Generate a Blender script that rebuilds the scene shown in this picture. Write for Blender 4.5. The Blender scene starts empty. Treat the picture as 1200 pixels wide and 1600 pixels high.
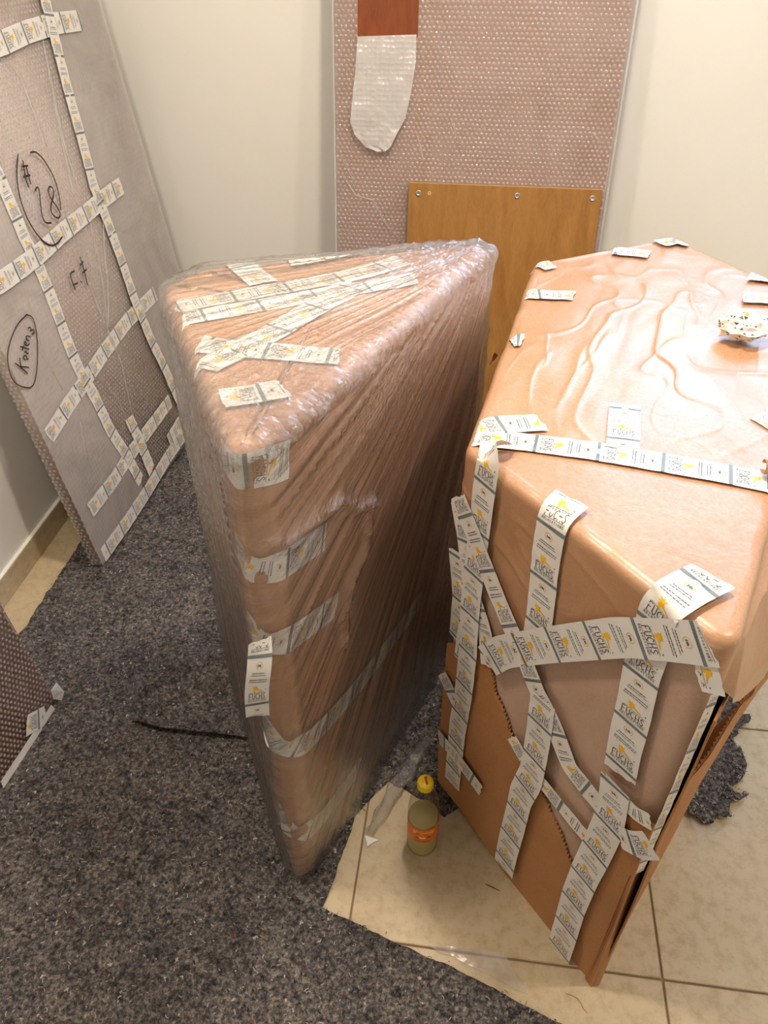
import bpy, bmesh, math, random
import numpy as np
from mathutils import Vector, Matrix
from mathutils.geometry import delaunay_2d_cdt, tessellate_polygon
random.seed(7)
S = bpy.context.scene
COL = S.collection

# ------------------------------------------------------------------ camera
FPX = 1200.0                                   # focal length in pixels of the 1200x1600 frame
PITCH = math.atan(FPX / 1500.0)
YAW = math.atan(198 / math.hypot(FPX, FPX * math.tan(PITCH)))
CAMH = 1.6
fh = np.array([-math.sin(YAW), math.cos(YAW), 0.0])
RT = np.array([math.cos(YAW), math.sin(YAW), 0.0])
UPZ = np.array([0, 0, 1.0])
FW = math.cos(PITCH) * fh - math.sin(PITCH) * UPZ
UP = math.sin(PITCH) * fh + math.cos(PITCH) * UPZ
CAM = np.array([0, 0, CAMH])
cd = bpy.data.cameras.new('camera')
cd.sensor_fit = 'VERTICAL'; cd.sensor_height = 36; cd.lens = 27.0; cd.clip_start = 0.02
cam = bpy.data.objects.new('camera', cd); COL.objects.link(cam)
cam.matrix_world = Matrix(((RT[0], UP[0], -FW[0], CAM[0]), (RT[1], UP[1], -FW[1], CAM[1]), (RT[2], UP[2], -FW[2], CAM[2]), (0, 0, 0, 1)))
S.camera = cam

# ------------------------------------------------------------------ light
S.view_settings.view_transform = 'Standard'; S.view_settings.look = 'None'
S.view_settings.gamma = 1; S.view_settings.use_curve_mapping = False
S.view_settings.exposure = 0.58
W = bpy.data.worlds.new('sky'); S.world = W; W.use_nodes = True
W.node_tree.nodes['Background'].inputs[0].default_value = (0.46, 0.68, 1.0, 1)
W.node_tree.nodes['Background'].inputs[1].default_value = 7.0

def area(name, loc, size, power, col, rot=(0, 0, 0), shape='DISK', sy=None, spread=math.pi):
    l = bpy.data.lights.new(name, 'AREA'); l.shape = shape; l.size = size; l.energy = power; l.color = col; l.spread = spread
    if sy: l.size_y = sy
    o = bpy.data.objects.new(name, l); COL.objects.link(o); o.location = loc; o.rotation_euler = rot
    return o
CEIL = 2.55
WARM = (1.0, 0.87, 0.72)
LAMPS = [(0.10, 1.38, 19), (1.15, 0.75, 12), (-0.75, 0.75, 14)]
for x, y, p in LAMPS:
    area('ceiling_lamp_offscreen', (x, y, CEIL - 0.02), 0.16, p, WARM)

# ------------------------------------------------------------------ pixel helpers
def ray(x, y): return (x - 600) / FPX * RT - (y - 800) / FPX * UP + FW
def onz(x, y, z=0.0):
    d = ray(x, y); return CAM + (z - CAMH) / d[2] * d
def onpl(x, y, P0, N):
    d = ray(x, y); return CAM + ((P0 - CAM) @ N) / (d @ N) * d
A = lambda *a: np.array(a, float)

# ------------------------------------------------------------------ numpy noise
def _h(ix, iy, iz, seed):
    n = (ix * 374761393 + iy * 668265263 + iz * 2147483647 + seed * 1274126177) & 0xFFFFFFFF
    n = ((n ^ (n >> 13)) * 1274126177) & 0xFFFFFFFF
    n = n ^ (n >> 16)
    return (n & 0xFFFF) / 65535.0 * 2 - 1
def noise(x, y, z=0, seed=0):
    x, y, z = np.broadcast_arrays(np.asarray(x, float), np.asarray(y, float), np.asarray(z, float))
    ix, iy, iz = [np.floor(v).astype(np.int64) for v in (x, y, z)]
    fx, fy, fz = x - ix, y - iy, z - iz
    s = lambda t: t * t * t * (t * (t * 6 - 15) + 10)
    ux, uy, uz = s(fx), s(fy), s(fz)
    r = 0
    for dx in (0, 1):
        for dy in (0, 1):
            for dz in (0, 1):
                w = (ux if dx else 1 - ux) * (uy if dy else 1 - uy) * (uz if dz else 1 - uz)
                r = r + w * _h(ix + dx, iy + dy, iz + dz, seed)
    return r
def ridge(x, y, z=0, seed=0): return 1 - np.abs(noise(x, y, z, seed)) * 2

# ------------------------------------------------------------------ object helpers
def link(name, me, mat=None, parent=None, smooth=False):
    o = bpy.data.objects.new(name, me); COL.objects.link(o)
    if mat is not None:
        for m in (mat if isinstance(mat, (list, tuple)) else [mat]): me.materials.append(m)
    if parent is not None: o.parent = parent
    if smooth: me.polygons.foreach_set('use_smooth', [True] * len(me.polygons))
    return o
def mesh(name, v, f, mat=None, parent=None, smooth=False):
    me = bpy.data.meshes.new(name)
    me.from_pydata([tuple(map(float, p)) for p in v], [], [tuple(map(int, q)) for q in f]); me.update()
    return link(name, me, mat, parent, smooth)
def empty(name, loc=(0, 0, 0)):
    o = bpy.data.objects.new(name, None); COL.objects.link(o); o.empty_display_size = 0.05
    return o
def tag(o, label, cat, group=None, kind=None):
    if label: o['label'] = label
    if cat: o['category'] = cat
    if group: o['group'] = group
    if kind: o['kind'] = kind
    return o
def struct(o): o['kind'] = 'structure'; return o
def boxmesh(name, lo, hi, mat, parent=None, bev=0.0):
    bm = bmesh.new(); bmesh.ops.create_cube(bm, size=1)
    for v in bm.verts: v.co = Vector([lo[i] + (v.co[i] + .5) * (hi[i] - lo[i]) for i in range(3)])
    if bev: bmesh.ops.bevel(bm, geom=bm.edges[:], offset=bev, segments=2, affect='EDGES')
    me = bpy.data.meshes.new(name); bm.to_mesh(me); bm.free()
    return link(name, me, mat, parent)
def frame_box(name, O, ex, ey, ez, lo, hi, mat, parent, bev=0.0, smooth=False, disp=None):
    """box in the local frame O,ex,ey,ez"""
    bm = bmesh.new(); bmesh.ops.create_cube(bm, size=1)
    for v in bm.verts: v.co = Vector([lo[i] + (v.co[i] + .5) * (hi[i] - lo[i]) for i in range(3)])
    if bev: bmesh.ops.bevel(bm, geom=bm.edges[:], offset=bev, segments=3, affect='EDGES')
    for v in bm.verts: v.co = Vector(O + ex * v.co.x + ey * v.co.y + ez * v.co.z)
    bmesh.ops.recalc_face_normals(bm, faces=bm.faces)
    me = bpy.data.meshes.new(name); bm.to_mesh(me); bm.free()
    return link(name, me, mat, parent, smooth)

# ------------------------------------------------------------------ materials
def lin(r, g, b):
    f = lambda c: ((c / 255 + 0.055) / 1.055) ** 2.4 if c > 10 else c / 255 / 12.92
    return (f(r), f(g), f(b), 1)
class NT:
    def __init__(s, name):
        s.m = bpy.data.materials.new(name); s.m.use_nodes = True; s.t = s.m.node_tree; s.n = s.t.nodes
        s.p = s.n['Principled BSDF']; s.out = s.n['Material Output']
    def add(s, t, **k):
        n = s.n.new(t)
        for a, b in k.items():
            if hasattr(n, a): setattr(n, a, b)
            else: n.inputs[a].default_value = b
        return n
    def ln(s, a, b): s.t.links.new(a, b)
    def coord(s, kind='Object', scale=None, rot=None):
        c = s.add('ShaderNodeTexCoord')
        if scale is None: return c.outputs[kind]
        mp = s.add('ShaderNodeMapping'); mp.inputs['Scale'].default_value = scale
        if rot: mp.inputs['Rotation'].default_value = rot
        s.ln(c.outputs[kind], mp.inputs[0]); return mp.outputs[0]
    def noise(s, vec, scale, detail=4, rough=.55, dist=0):
        n = s.add('ShaderNodeTexNoise'); n.inputs['Scale'].default_value = scale; n.inputs['Detail'].default_value = detail
        n.inputs['Roughness'].default_value = rough; n.inputs['Distortion'].default_value = dist
        if vec is not None: s.ln(vec, n.inputs['Vector'])
        return n.outputs['Fac']
    def ramp(s, fac, stops):
        r = s.add('ShaderNodeValToRGB'); e = r.color_ramp.elements
        while len(e) < len(stops): e.new(0.5)
        for i, (p, c) in enumerate(stops): e[i].position = p; e[i].color = c
        s.ln(fac, r.inputs[0]); return r.outputs[0]
    def mix(s, fac, a, b, mode='MIX'):
        m = s.add('ShaderNodeMix', data_type='RGBA', blend_type=mode)
        for sock, v in ((m.inputs[0], fac), (m.inputs[6], a), (m.inputs[7], b)):
            if hasattr(v, 'is_linked'): s.ln(v, sock)
            else: sock.default_value = v
        return m.outputs[2]
    def math(s, op, a, b=0.0):
        m = s.add('ShaderNodeMath', operation=op)
        for i, v in enumerate((a, b)):
            if hasattr(v, 'is_linked'): s.ln(v, m.inputs[i])
            else: m.inputs[i].default_value = v
        return m.outputs[0]
    def bump(s, h, strength, dist=0.002, nrm=None):
        b = s.add('ShaderNodeBump'); b.inputs['Strength'].default_value = strength; b.inputs['Distance'].default_value = dist
        s.ln(h, b.inputs['Height'])
        if nrm is not None: s.ln(nrm, b.inputs['Normal'])
        return b.outputs[0]
    def set(s, **k):
        for a, v in k.items():
            i = s.p.inputs[a.replace('_', ' ')]
            if hasattr(v, 'is_linked'): s.ln(v, i)
            else: i.default_value = v
        return s.m

def flat(name, c, rough=.5, spec=.5, **k):
    t = NT(name); return t.set(Base_Color=c, Roughness=rough, Specular_IOR_Level=spec, **k)

def m_wall():
    t = NT('wall_paint'); v = t.coord()
    c = t.ramp(t.noise(v, 1.2, 3), [(.3, lin(236, 233, 224)), (.7, lin(241, 239, 231))])
    return t.set(Base_Color=c, Roughness=.8, Specular_IOR_Level=.25, Normal=t.bump(t.noise(v, 220, 2), .12, .001))
def m_tile():
    t = NT('stone_tile'); v = t.coord()
    a = t.ramp(t.noise(v, 5, 6, .6), [(.3, lin(176, 156, 122)), (.7, lin(195, 176, 143))])
    b = t.ramp(t.noise(v, 38, 5, .7), [(.35, lin(164, 142, 108)), (.55, lin(206, 190, 158))])
    c = t.mix(.38, a, b)
    sp = t.ramp(t.noise(v, 150, 3, .6), [(.62, (0, 0, 0, 1)), (.72, (1, 1, 1, 1))])
    c = t.mix(t.math('MULTIPLY', sp, .25), c, lin(150, 122, 86))
    return t.set(Base_Color=c, Roughness=.42, Specular_IOR_Level=.4, Normal=t.bump(t.noise(v, 60, 4), .08, .002))
def m_kraft(name, lo, hi, rough=.48, spec=.45, fib=1.0):
    t = NT(name); v = t.coord()
    a = t.ramp(t.noise(v, 6, 4), [(.3, lo), (.7, hi)])
    f = t.noise(t.coord('Object', (60, 60, 400)), 3, 3, .6)
    c = t.mix(.16, a, t.ramp(f, [(.35, lin(120, 76, 44)), (.65, lin(225, 180, 138))]))
    w = t.noise(v, 14, 5, .6, .6)
    n = t.bump(w, .35 * fib, .01); n = t.bump(t.noise(v, 400, 2), .08, .0006, n)
    return t.set(Base_Color=c, Roughness=rough, Specular_IOR_Level=spec, Normal=n)
def m_felt(dark=1.0):
    t = NT('recycled_felt'); v = t.coord()
    a = t.ramp(t.noise(v, 120, 6, .8, .4), [(.32, lin(30, 29, 32)), (.46, lin(82, 79, 79)), (.58, lin(132, 127, 123)), (.76, lin(206, 199, 191))])
    cl = t.ramp(t.noise(v, 46, 3, .6, .5), [(.36, (.36, .36, .40, 1)), (.52, (1, 1, 1, 1)), (.7, (1.15, 1.12, 1.08, 1))])
    a = t.mix(.75, a, cl, 'MULTIPLY')
    big = t.ramp(t.noise(v, 7, 4, .6), [(.3, (.72, .72, .76, 1)), (.7, (1.12, 1.07, 1.02, 1))])
    c = t.mix(1.0, a, big, 'MULTIPLY')
    vo = t.add('ShaderNodeTexVoronoi'); vo.inputs['Scale'].default_value = 95; dv = t.add('ShaderNodeTexNoise'); dv.inputs['Scale'].default_value = 150; t.ln(v, dv.inputs['Vector']); dm = t.add('ShaderNodeVectorMath', operation='MULTIPLY_ADD'); t.ln(dv.outputs['Color'], dm.inputs[0]); dm.inputs[1].default_value = (.016, .016, .016); t.ln(v, dm.inputs[2]); t.ln(dm.outputs[0], vo.inputs['Vector'])
    cell = t.add('ShaderNodeSeparateColor'); t.ln(vo.outputs['Color'], cell.inputs[0])
    near = t.math('LESS_THAN', vo.outputs['Distance'], .28)
    for lo_, col in ((.955, lin(205, 198, 188)), (.905, lin(18, 18, 24)), (.89, lin(118, 62, 60)), (.878, lin(56, 74, 98))):
        hit = t.math('MULTIPLY', near, t.math('GREATER_THAN', cell.outputs[0], lo_))
        if lo_ < .95:
            hit = t.math('MULTIPLY', hit, t.math('LESS_THAN', cell.outputs[0], {.905: .955, .89: .905, .878: .89}[lo_]))
        c = t.mix(t.math('MULTIPLY', hit, .75), c, col)
    n = t.bump(t.noise(v, 190, 4, .75), .9, .005)
    return t.set(Base_Color=c, Roughness=.95, Specular_IOR_Level=.1, Normal=n)
def m_wood(name, lo, hi, sc, rough=.38):
    t = NT(name)
    v = t.coord('Object', sc)
    a = t.noise(v, 3, 6, .6, 1.2)
    c = t.ramp(a, [(.3, lo), (.7, hi)])
    f = t.noise(t.coord('Object', (sc[0] * 9, sc[1] * 9, sc[2] * 2)), 4, 2)
    c = t.mix(.22, c, t.ramp(f, [(.4, lo), (.6, hi)]))
    return t.set(Base_Color=c, Roughness=rough, Specular_IOR_Level=.4)
def film(name, haze_lo, haze_hi, tint, rough=.12, uvscale=(60, 2.5), bumps=.6, gloss=1.0, crumple=True):
    """clear wrapping film: see-through, glossy, milky where it is stretched and creased"""
    t = NT(name)
    uv = t.add('ShaderNodeUVMap', uv_map='fan')
    mp = t.add('ShaderNodeMapping'); mp.inputs['Scale'].default_value = (uvscale[0], uvscale[1], 1); t.ln(uv.outputs[0], mp.inputs[0])
    st = t.noise(mp.outputs[0], 1.0, 5, .68, .35)
    v = t.coord()
    cr = t.noise(v, 75, 5, .7, 1.4)
    lo = t.noise(v, 5.5, 3, .5)
    at = t.add('ShaderNodeAttribute', attribute_name='crumple')
    haze = t.math('MULTIPLY', lo, .45)
    mr = t.add('ShaderNodeMapRange'); t.ln(haze, mr.inputs['Value']); mr.inputs['To Min'].default_value = haze_lo; mr.inputs['To Max'].default_value = haze_hi; mr.clamp = True
    n = t.bump(st, bumps, .004)
    if crumple:
        b2 = t.add('ShaderNodeBump'); b2.inputs['Distance'].default_value = .006; t.ln(cr, b2.inputs['Height']); t.ln(n, b2.inputs['Normal'])
        t.ln(t.math('ADD', .25, at.outputs['Fac']), b2.inputs['Strength']); n = b2.outputs[0]
    tr = t.add('ShaderNodeBsdfTransparent'); tr.inputs[0].default_value = (.97, .97, .97, 1)
    df = t.add('ShaderNodeBsdfDiffuse'); df.inputs[0].default_value = tint; t.ln(n, df.inputs['Normal'])
    tl_ = t.add('ShaderNodeBsdfTranslucent'); tl_.inputs[0].default_value = tint
    dt = t.add('ShaderNodeMixShader'); dt.inputs[0].default_value = .35; t.ln(df.outputs[0], dt.inputs[1]); t.ln(tl_.outputs[0], dt.inputs[2])
    gl = t.add('ShaderNodeBsdfGlossy'); gl.inputs['Roughness'].default_value = rough; t.ln(n, gl.inputs['Normal'])
    lw = t.add('ShaderNodeLayerWeight'); lw.inputs[0].default_value = .5; t.ln(n, lw.inputs['Normal']); fr = t.math('ADD', .05, t.math('MULTIPLY', t.math('POWER', lw.outputs['Facing'], 4.5), .9))
    m1 = t.add('ShaderNodeMixShader'); t.ln(mr.outputs[0], m1.inputs[0]); t.ln(tr.outputs[0], m1.inputs[1]); t.ln(dt.outputs[0], m1.inputs[2])
    m2 = t.add('ShaderNodeMixShader'); t.ln(t.math('MULTIPLY', fr, gloss), m2.inputs[0]); t.ln(m1.outputs[0], m2.inputs[1]); t.ln(gl.outputs[0], m2.inputs[2])
    t.ln(m2.outputs[0], t.out.inputs[0])
    return t.m
def bubble(name, haze, tint, rough=.16, gloss=1.2):
    """bubble wrap: milky clear plastic"""
    t = NT(name); v = t.coord()
    lo = t.noise(v, 4, 4, .6, .8)
    mr = t.add('ShaderNodeMapRange'); t.ln(lo, mr.inputs['Value']); mr.inputs['From Min'].default_value = .3; mr.inputs['From Max'].default_value = .7
    mr.inputs['To Min'].default_value = haze * .8; mr.inputs['To Max'].default_value = min(1, haze * 1.2)
    n = t.bump(t.noise(v, 60, 4, .6), .35, .003)
    tr = t.add('ShaderNodeBsdfTransparent'); tr.inputs[0].default_value = (.96, .95, .95, 1)
    df = t.add('ShaderNodeBsdfDiffuse'); df.inputs[0].default_value = tint; t.ln(n, df.inputs['Normal'])
    tl_ = t.add('ShaderNodeBsdfTranslucent'); tl_.inputs[0].default_value = tint
    dt = t.add('ShaderNodeMixShader'); dt.inputs[0].default_value = .35; t.ln(df.outputs[0], dt.inputs[1]); t.ln(tl_.outputs[0], dt.inputs[2])
    gl = t.add('ShaderNodeBsdfGlossy'); gl.inputs['Roughness'].default_value = rough; t.ln(n, gl.inputs['Normal'])
    lw = t.add('ShaderNodeLayerWeight'); lw.inputs[0].default_value = .5; t.ln(n, lw.inputs['Normal']); fr = t.math('ADD', .05, t.math('MULTIPLY', t.math('POWER', lw.outputs['Facing'], 4.5), .9))
    m1 = t.add('ShaderNodeMixShader'); t.ln(mr.outputs[0], m1.inputs[0]); t.ln(tr.outputs[0], m1.inputs[1]); t.ln(dt.outputs[0], m1.inputs[2])
    m2 = t.add('ShaderNodeMixShader'); t.ln(t.math('MULTIPLY', fr, gloss), m2.inputs[0]); t.ln(m1.outputs[0], m2.inputs[1]); t.ln(gl.outputs[0], m2.inputs[2])
    t.ln(m2.outputs[0], t.out.inputs[0])
    return t.m

M = {}
M['wall'] = m_wall()
M['ceil'] = flat('ceiling_paint', lin(238, 235, 228), .9, .2)
M['tile'] = m_tile()
M['grout'] = flat('grout', lin(140, 118, 92), .9, .2)
M['base'] = m_tile(); M['base'].name = 'baseboard_tile'
M['kraft'] = m_kraft('kraft_paper', lin(170, 120, 82), lin(188, 138, 98))
M['kraft_gloss'] = m_kraft('kraft_paper_coated', lin(172, 127, 92), lin(187, 142, 106), .36, .7, .6)
for n_ in M['kraft_gloss'].node_tree.nodes:
    if n_.type == 'BSDF_PRINCIPLED': n_.inputs['Coat Weight'].default_value = .4; n_.inputs['Coat Roughness'].default_value = .38
M['card'] = m_kraft('corrugated_card', lin(164, 110, 64), lin(182, 128, 80), .6, .3, .25)
M['card_in'] = m_kraft('corrugated_card_inside', lin(164, 110, 64), lin(182, 128, 80), .7, .2, .2)
M['flute'] = flat('card_fluting', lin(168, 122, 80), .8, .2)
M['felt'] = m_felt()
M['oak'] = m_wood('oak_veneer', lin(140, 96, 46), lin(168, 122, 66), (9, 9, .7))
M['cherry'] = m_wood('cherry_veneer', lin(112, 56, 26), lin(142, 76, 40), (9, 9, .7), .3)
M['door'] = m_wood('wrapped_door_board', lin(134, 94, 76), lin(150, 108, 90), (6, 6, .6), .5)
M['board'] = m_wood('wrapped_board', lin(150, 116, 96), lin(172, 138, 116), (6, 6, .6), .5)
M['metal'] = flat('zinc_fitting', lin(190, 188, 184), .3, .5, Metallic=1.0)
M['tape'] = flat('white_tape', lin(228, 224, 217), .3, .5, Coat_Weight=.3, Coat_Roughness=.15)
M['ink'] = flat('tape_ink', lin(72, 72, 80), .45)
M['bar'] = flat('tape_grey', lin(116, 126, 128), .4)
M['gold'] = flat('tape_yellow', lin(243, 184, 20), .4)
M['marker'] = flat('marker_ink', lin(40, 28, 30), .5)
M['film'] = film('stretch_film', .02, .40, (.97, .93, .89, 1), .14, (34, 1.1), 1.0, 2.4)
M['film_loose'] = film('loose_film', .03, .25, (.92, .90, .88, 1), .1, (20, 2), .8, 1.5)
M['bub_pink'] = bubble('bubble_wrap_clear', .34, (.86, .76, .71, 1), .2, .8)
M['bub_single'] = bubble('bubble_wrap_single_layer', .34, (.86, .72, .64, 1))
M['bub_white'] = bubble('bubble_wrap_double', .48, (.93, .87, .82, 1), .22, .8)
M['dome_pink'] = bubble('bubble_wrap_bubbles', .30, (.97, .87, .82, 1), .12, 1.3)
M['dome_white'] = bubble('bubble_wrap_bubbles_pale', .30, (.95, .91, .87, 1), .2, .9)
M['bub_flap'] = bubble('bubble_wrap_flap', .90, (.80, .78, .75, 1), .25)
def add_cells(m, sc):
    nt = m.node_tree; c = nt.nodes.new('ShaderNodeTexCoord'); v = nt.nodes.new('ShaderNodeTexVoronoi'); v.inputs['Scale'].default_value = sc; v.inputs['Randomness'].default_value = .3
    nt.links.new(c.outputs['Object'], v.inputs['Vector'])
    for n in list(nt.nodes):
        if n.type == 'BUMP': n.inputs['Strength'].default_value = .5; n.inputs['Distance'].default_value = .004; nt.links.new(v.outputs['Distance'], n.inputs['Height'])
add_cells(M['bub_flap'], 75)
M['bub_layer'] = bubble('bubble_wrap_outer_layer', .40, (.95, .90, .85, 1), .24, .9); add_cells(M['bub_layer'], 74)
M['bub_clear'] = bubble('bubble_wrap_scrap', .28, (.9, .88, .84, 1))
M['foam'] = m_kraft('foam_wrap_over_kraft', lin(184, 152, 132), lin(200, 170, 150), .42, .5, .7)
M['clear_tape'] = film('clear_tape', .05, .12, (.95, .85, .72, 1), .5, (6, 2), .3, .12, False)
M['white_paper'] = flat('white_paper', lin(232, 230, 226), .6)
M['frame'] = flat('window_frame_paint', lin(236, 236, 234), .4)

# ------------------------------------------------------------------ the room
XL, XR, YB, YF = -1.297, 2.3, 2.72, -1.7
fl = boxmesh('floor', (XL, YF, -.06), (XR, YB, -.004), M['grout']); struct(fl)
TP = .605; gx, gy = .449, .645; J = .0022
tb = None
for i in range(-4, 5):
    for j in range(-5, 5):
        x0, x1 = max(gx + i * TP + J, XL), min(gx + (i + 1) * TP - J, XR)
        y0, y1 = max(gy + j * TP + J, YF), min(gy + (j + 1) * TP - J, YB)
        if x1 - x0 < .02 or y1 - y0 < .02: continue
        boxmesh('tile', (x0, y0, -.012), (x1, y1, 0), M['tile'], fl, .0012)
struct(boxmesh('wall_left', (XL - .1, YF, -.06), (XL, YB + .1, CEIL), M['wall']))
struct(boxmesh('wall_front', (XL - .1, YF - .1, -.06), (XR + .1, YF, CEIL), M['wall']))
struct(boxmesh('ceiling', (XL - .1, YF - .1, CEIL), (XR + .1, YB + .1, CEIL + .1), M['ceil']))
def wall_with_opening(name, axis, lo, hi, o0, o1, z0, z1):
    """wall slab with a window opening; axis = the horizontal axis along the wall"""
    bm = bmesh.new()
    def bx(l, h):
        r = bmesh.ops.create_cube(bm, size=1)
        for v in r['verts']: v.co = Vector([l[i] + (v.co[i] + .5) * (h[i] - l[i]) for i in range(3)])
    a = axis
    def sub(a0, a1, zz0, zz1):
        l, h = list(lo), list(hi); l[a], h[a], l[2], h[2] = a0, a1, zz0, zz1; bx(l, h)
    sub(lo[a], o0, lo[2], hi[2]); sub(o1, hi[a], lo[2], hi[2]); sub(o0, o1, lo[2], z0); sub(o0, o1, z1, hi[2])
    me = bpy.data.meshes.new(name); bm.to_mesh(me); bm.free()
    return struct(link(name, me, M['wall']))
WB = (.42, 1.9, 1.44, 2.42)
wall_with_opening('wall_back', 0, (XL - .1, YB, -.06), (XR + .1, YB + .2, CEIL), *WB)
struct(boxmesh('wall_right', (XR, YF, -.06), (XR + .2, YB, CEIL), M['wall']))
def window(name, axis, at, o0, o1, z0, z1):
    bm = bmesh.new()
    def bx(a0, a1, b0, b1, d0, d1):
        r = bmesh.ops.create_cube(bm, size=1)
        for v in r['verts']:
            p = (a0 + (v.co.x + .5) * (a1 - a0), d0 + (v.co.y + .5) * (d1 - d0), b0 + (v.co.z + .5) * (b1 - b0))
            v.co = Vector(p) if axis == 0 else Vector((p[1], p[0], p[2]))
    w = .055
    bx(o0, o1, z0, z0 + w, at, at + .06); bx(o0, o1, z1 - w, z1, at, at + .06)
    bx(o0, o0 + w, z0 + w, z1 - w, at, at + .06); bx(o1 - w, o1, z0 + w, z1 - w, at, at + .06)
    m_ = (o0 + o1) / 2; bx(m_ - .03, m_ + .03, z0 + w, z1 - w, at, at + .06)
    me = bpy.data.meshes.new(name); bm.to_mesh(me); bm.free()
    o = struct(link(name, me, M['frame']))
    for q0, q1 in ((o0 + w - .005, m_ - .025), (m_ + .025, o1 - w + .005)):
        lo, hi = (q0, at + .025, z0 + w - .005), (q1, at + .032, z1 - w + .005)
        if axis: lo, hi = (lo[1], lo[0], lo[2]), (hi[1], hi[0], hi[2])
        boxmesh('pane', lo, hi, M['pane'], o)
t = NT('window_glass'); tr = t.add('ShaderNodeBsdfTransparent'); gl = t.add('ShaderNodeBsdfGlossy'); gl.inputs['Roughness'].default_value = .02
mx = t.add('ShaderNodeMixShader'); mx.inputs[0].default_value = .06; t.ln(tr.outputs[0], mx.inputs[1]); t.ln(gl.outputs[0], mx.inputs[2]); t.ln(mx.outputs[0], t.out.inputs[0])
M['pane'] = t.m
window('window_1_offscreen', 0, YB + .08, *WB)
struct(boxmesh('baseboard_left', (XL, YF, 0), (XL + .012, YB, .082), M['base'], None, .0015))
struct(boxmesh('baseboard_back', (XL + .012, YB - .012, 0), (XR, YB, .082), M['base'], None, .0015))
struct(boxmesh('trim_1', (XL, YF, .082), (XL + .011, YB, .0845), M['wall']))

# ------------------------------------------------------------------ printed tape
GLY = {  # letter strokes in a 1 x 1 box, y up
 'F': [((.12, 0), (.12, 1)), ((.12, 1), (.95, 1)), ((.12, .52), (.7, .52))],
 'U': [((.1, 1), (.1, .2)), ((.1, .2), (.5, 0)), ((.5, 0), (.9, .2)), ((.9, .2), (.9, 1))],
 'C': [((.92, .82), (.55, 1)), ((.55, 1), (.1, .7)), ((.1, .7), (.1, .3)), ((.1, .3), (.55, 0)), ((.55, 0), (.92, .18))],
 'H': [((.1, 0), (.1, 1)), ((.9, 0), (.9, 1)), ((.1, .5), (.9, .5))],
 'S': [((.88, .85), (.5, 1)), ((.5, 1), (.12, .75)), ((.12, .75), (.88, .27)), ((.88, .27), (.5, 0)), ((.5, 0), (.1, .15))],
 'R': [((.1, 0), (.1, 1)), ((.1, 1), (.85, .85)), ((.85, .85), (.85, .6)), ((.85, .6), (.1, .5)), ((.4, .5), (.92, 0))],
 'E': [((.12, 0), (.12, 1)), ((.12, 1), (.9, 1)), ((.12, .5), (.75, .5)), ((.12, 0), (.9, 0))],
 'L': [((.15, 0), (.15, 1)), ((.15, 0), (.9, 0))],
 'O': [((.5, 1), (.08, .6)), ((.08, .6), (.08, .4)), ((.08, .4), (.5, 0)), ((.5, 0), (.92, .4)), ((.92, .4), (.92, .6)), ((.92, .6), (.5, 1))],
 'A': [((.05, 0), (.5, 1)), ((.5, 1), (.95, 0)), ((.25, .38), (.75, .38))],
 'T': [((.5, 0), (.5, 1)), ((.05, 1), (.95, 1))],
 'I': [((.5, 0), (.5, 1))],
 'N': [((.1, 0), (.1, 1)), ((.1, 1), (.9, 0)), ((.9, 0), (.9, 1))],
 '2': [((.1, .8), (.5, 1)), ((.5, 1), (.9, .75)), ((.9, .75), (.1, 0)), ((.1, 0), (.95, 0))],
 '4': [((.75, 0), (.75, 1)), ((.75, 1), (.05, .3)), ((.05, .3), (1, .3))],
 'h': [((.15, 0), (.15, 1)), ((.15, .55), (.8, .55)), ((.8, .55), (.8, 0))],
}
def stroke_quad(a, b, w):
    ax, ay = a; bx, by = b; dx, dy = bx - ax, by - ay; l = math.hypot(dx, dy) or 1e-9
    ex, ey = dx / l * w * .4, dy / l * w * .4; nx, ny = -dy / l * w / 2, dx / l * w / 2
    return [(ax - ex + nx, ay - ey + ny), (ax - ex - nx, ay - ey - ny), (bx + ex - nx, by + ey - ny), (bx + ex + nx, by + ey + ny)]
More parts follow.
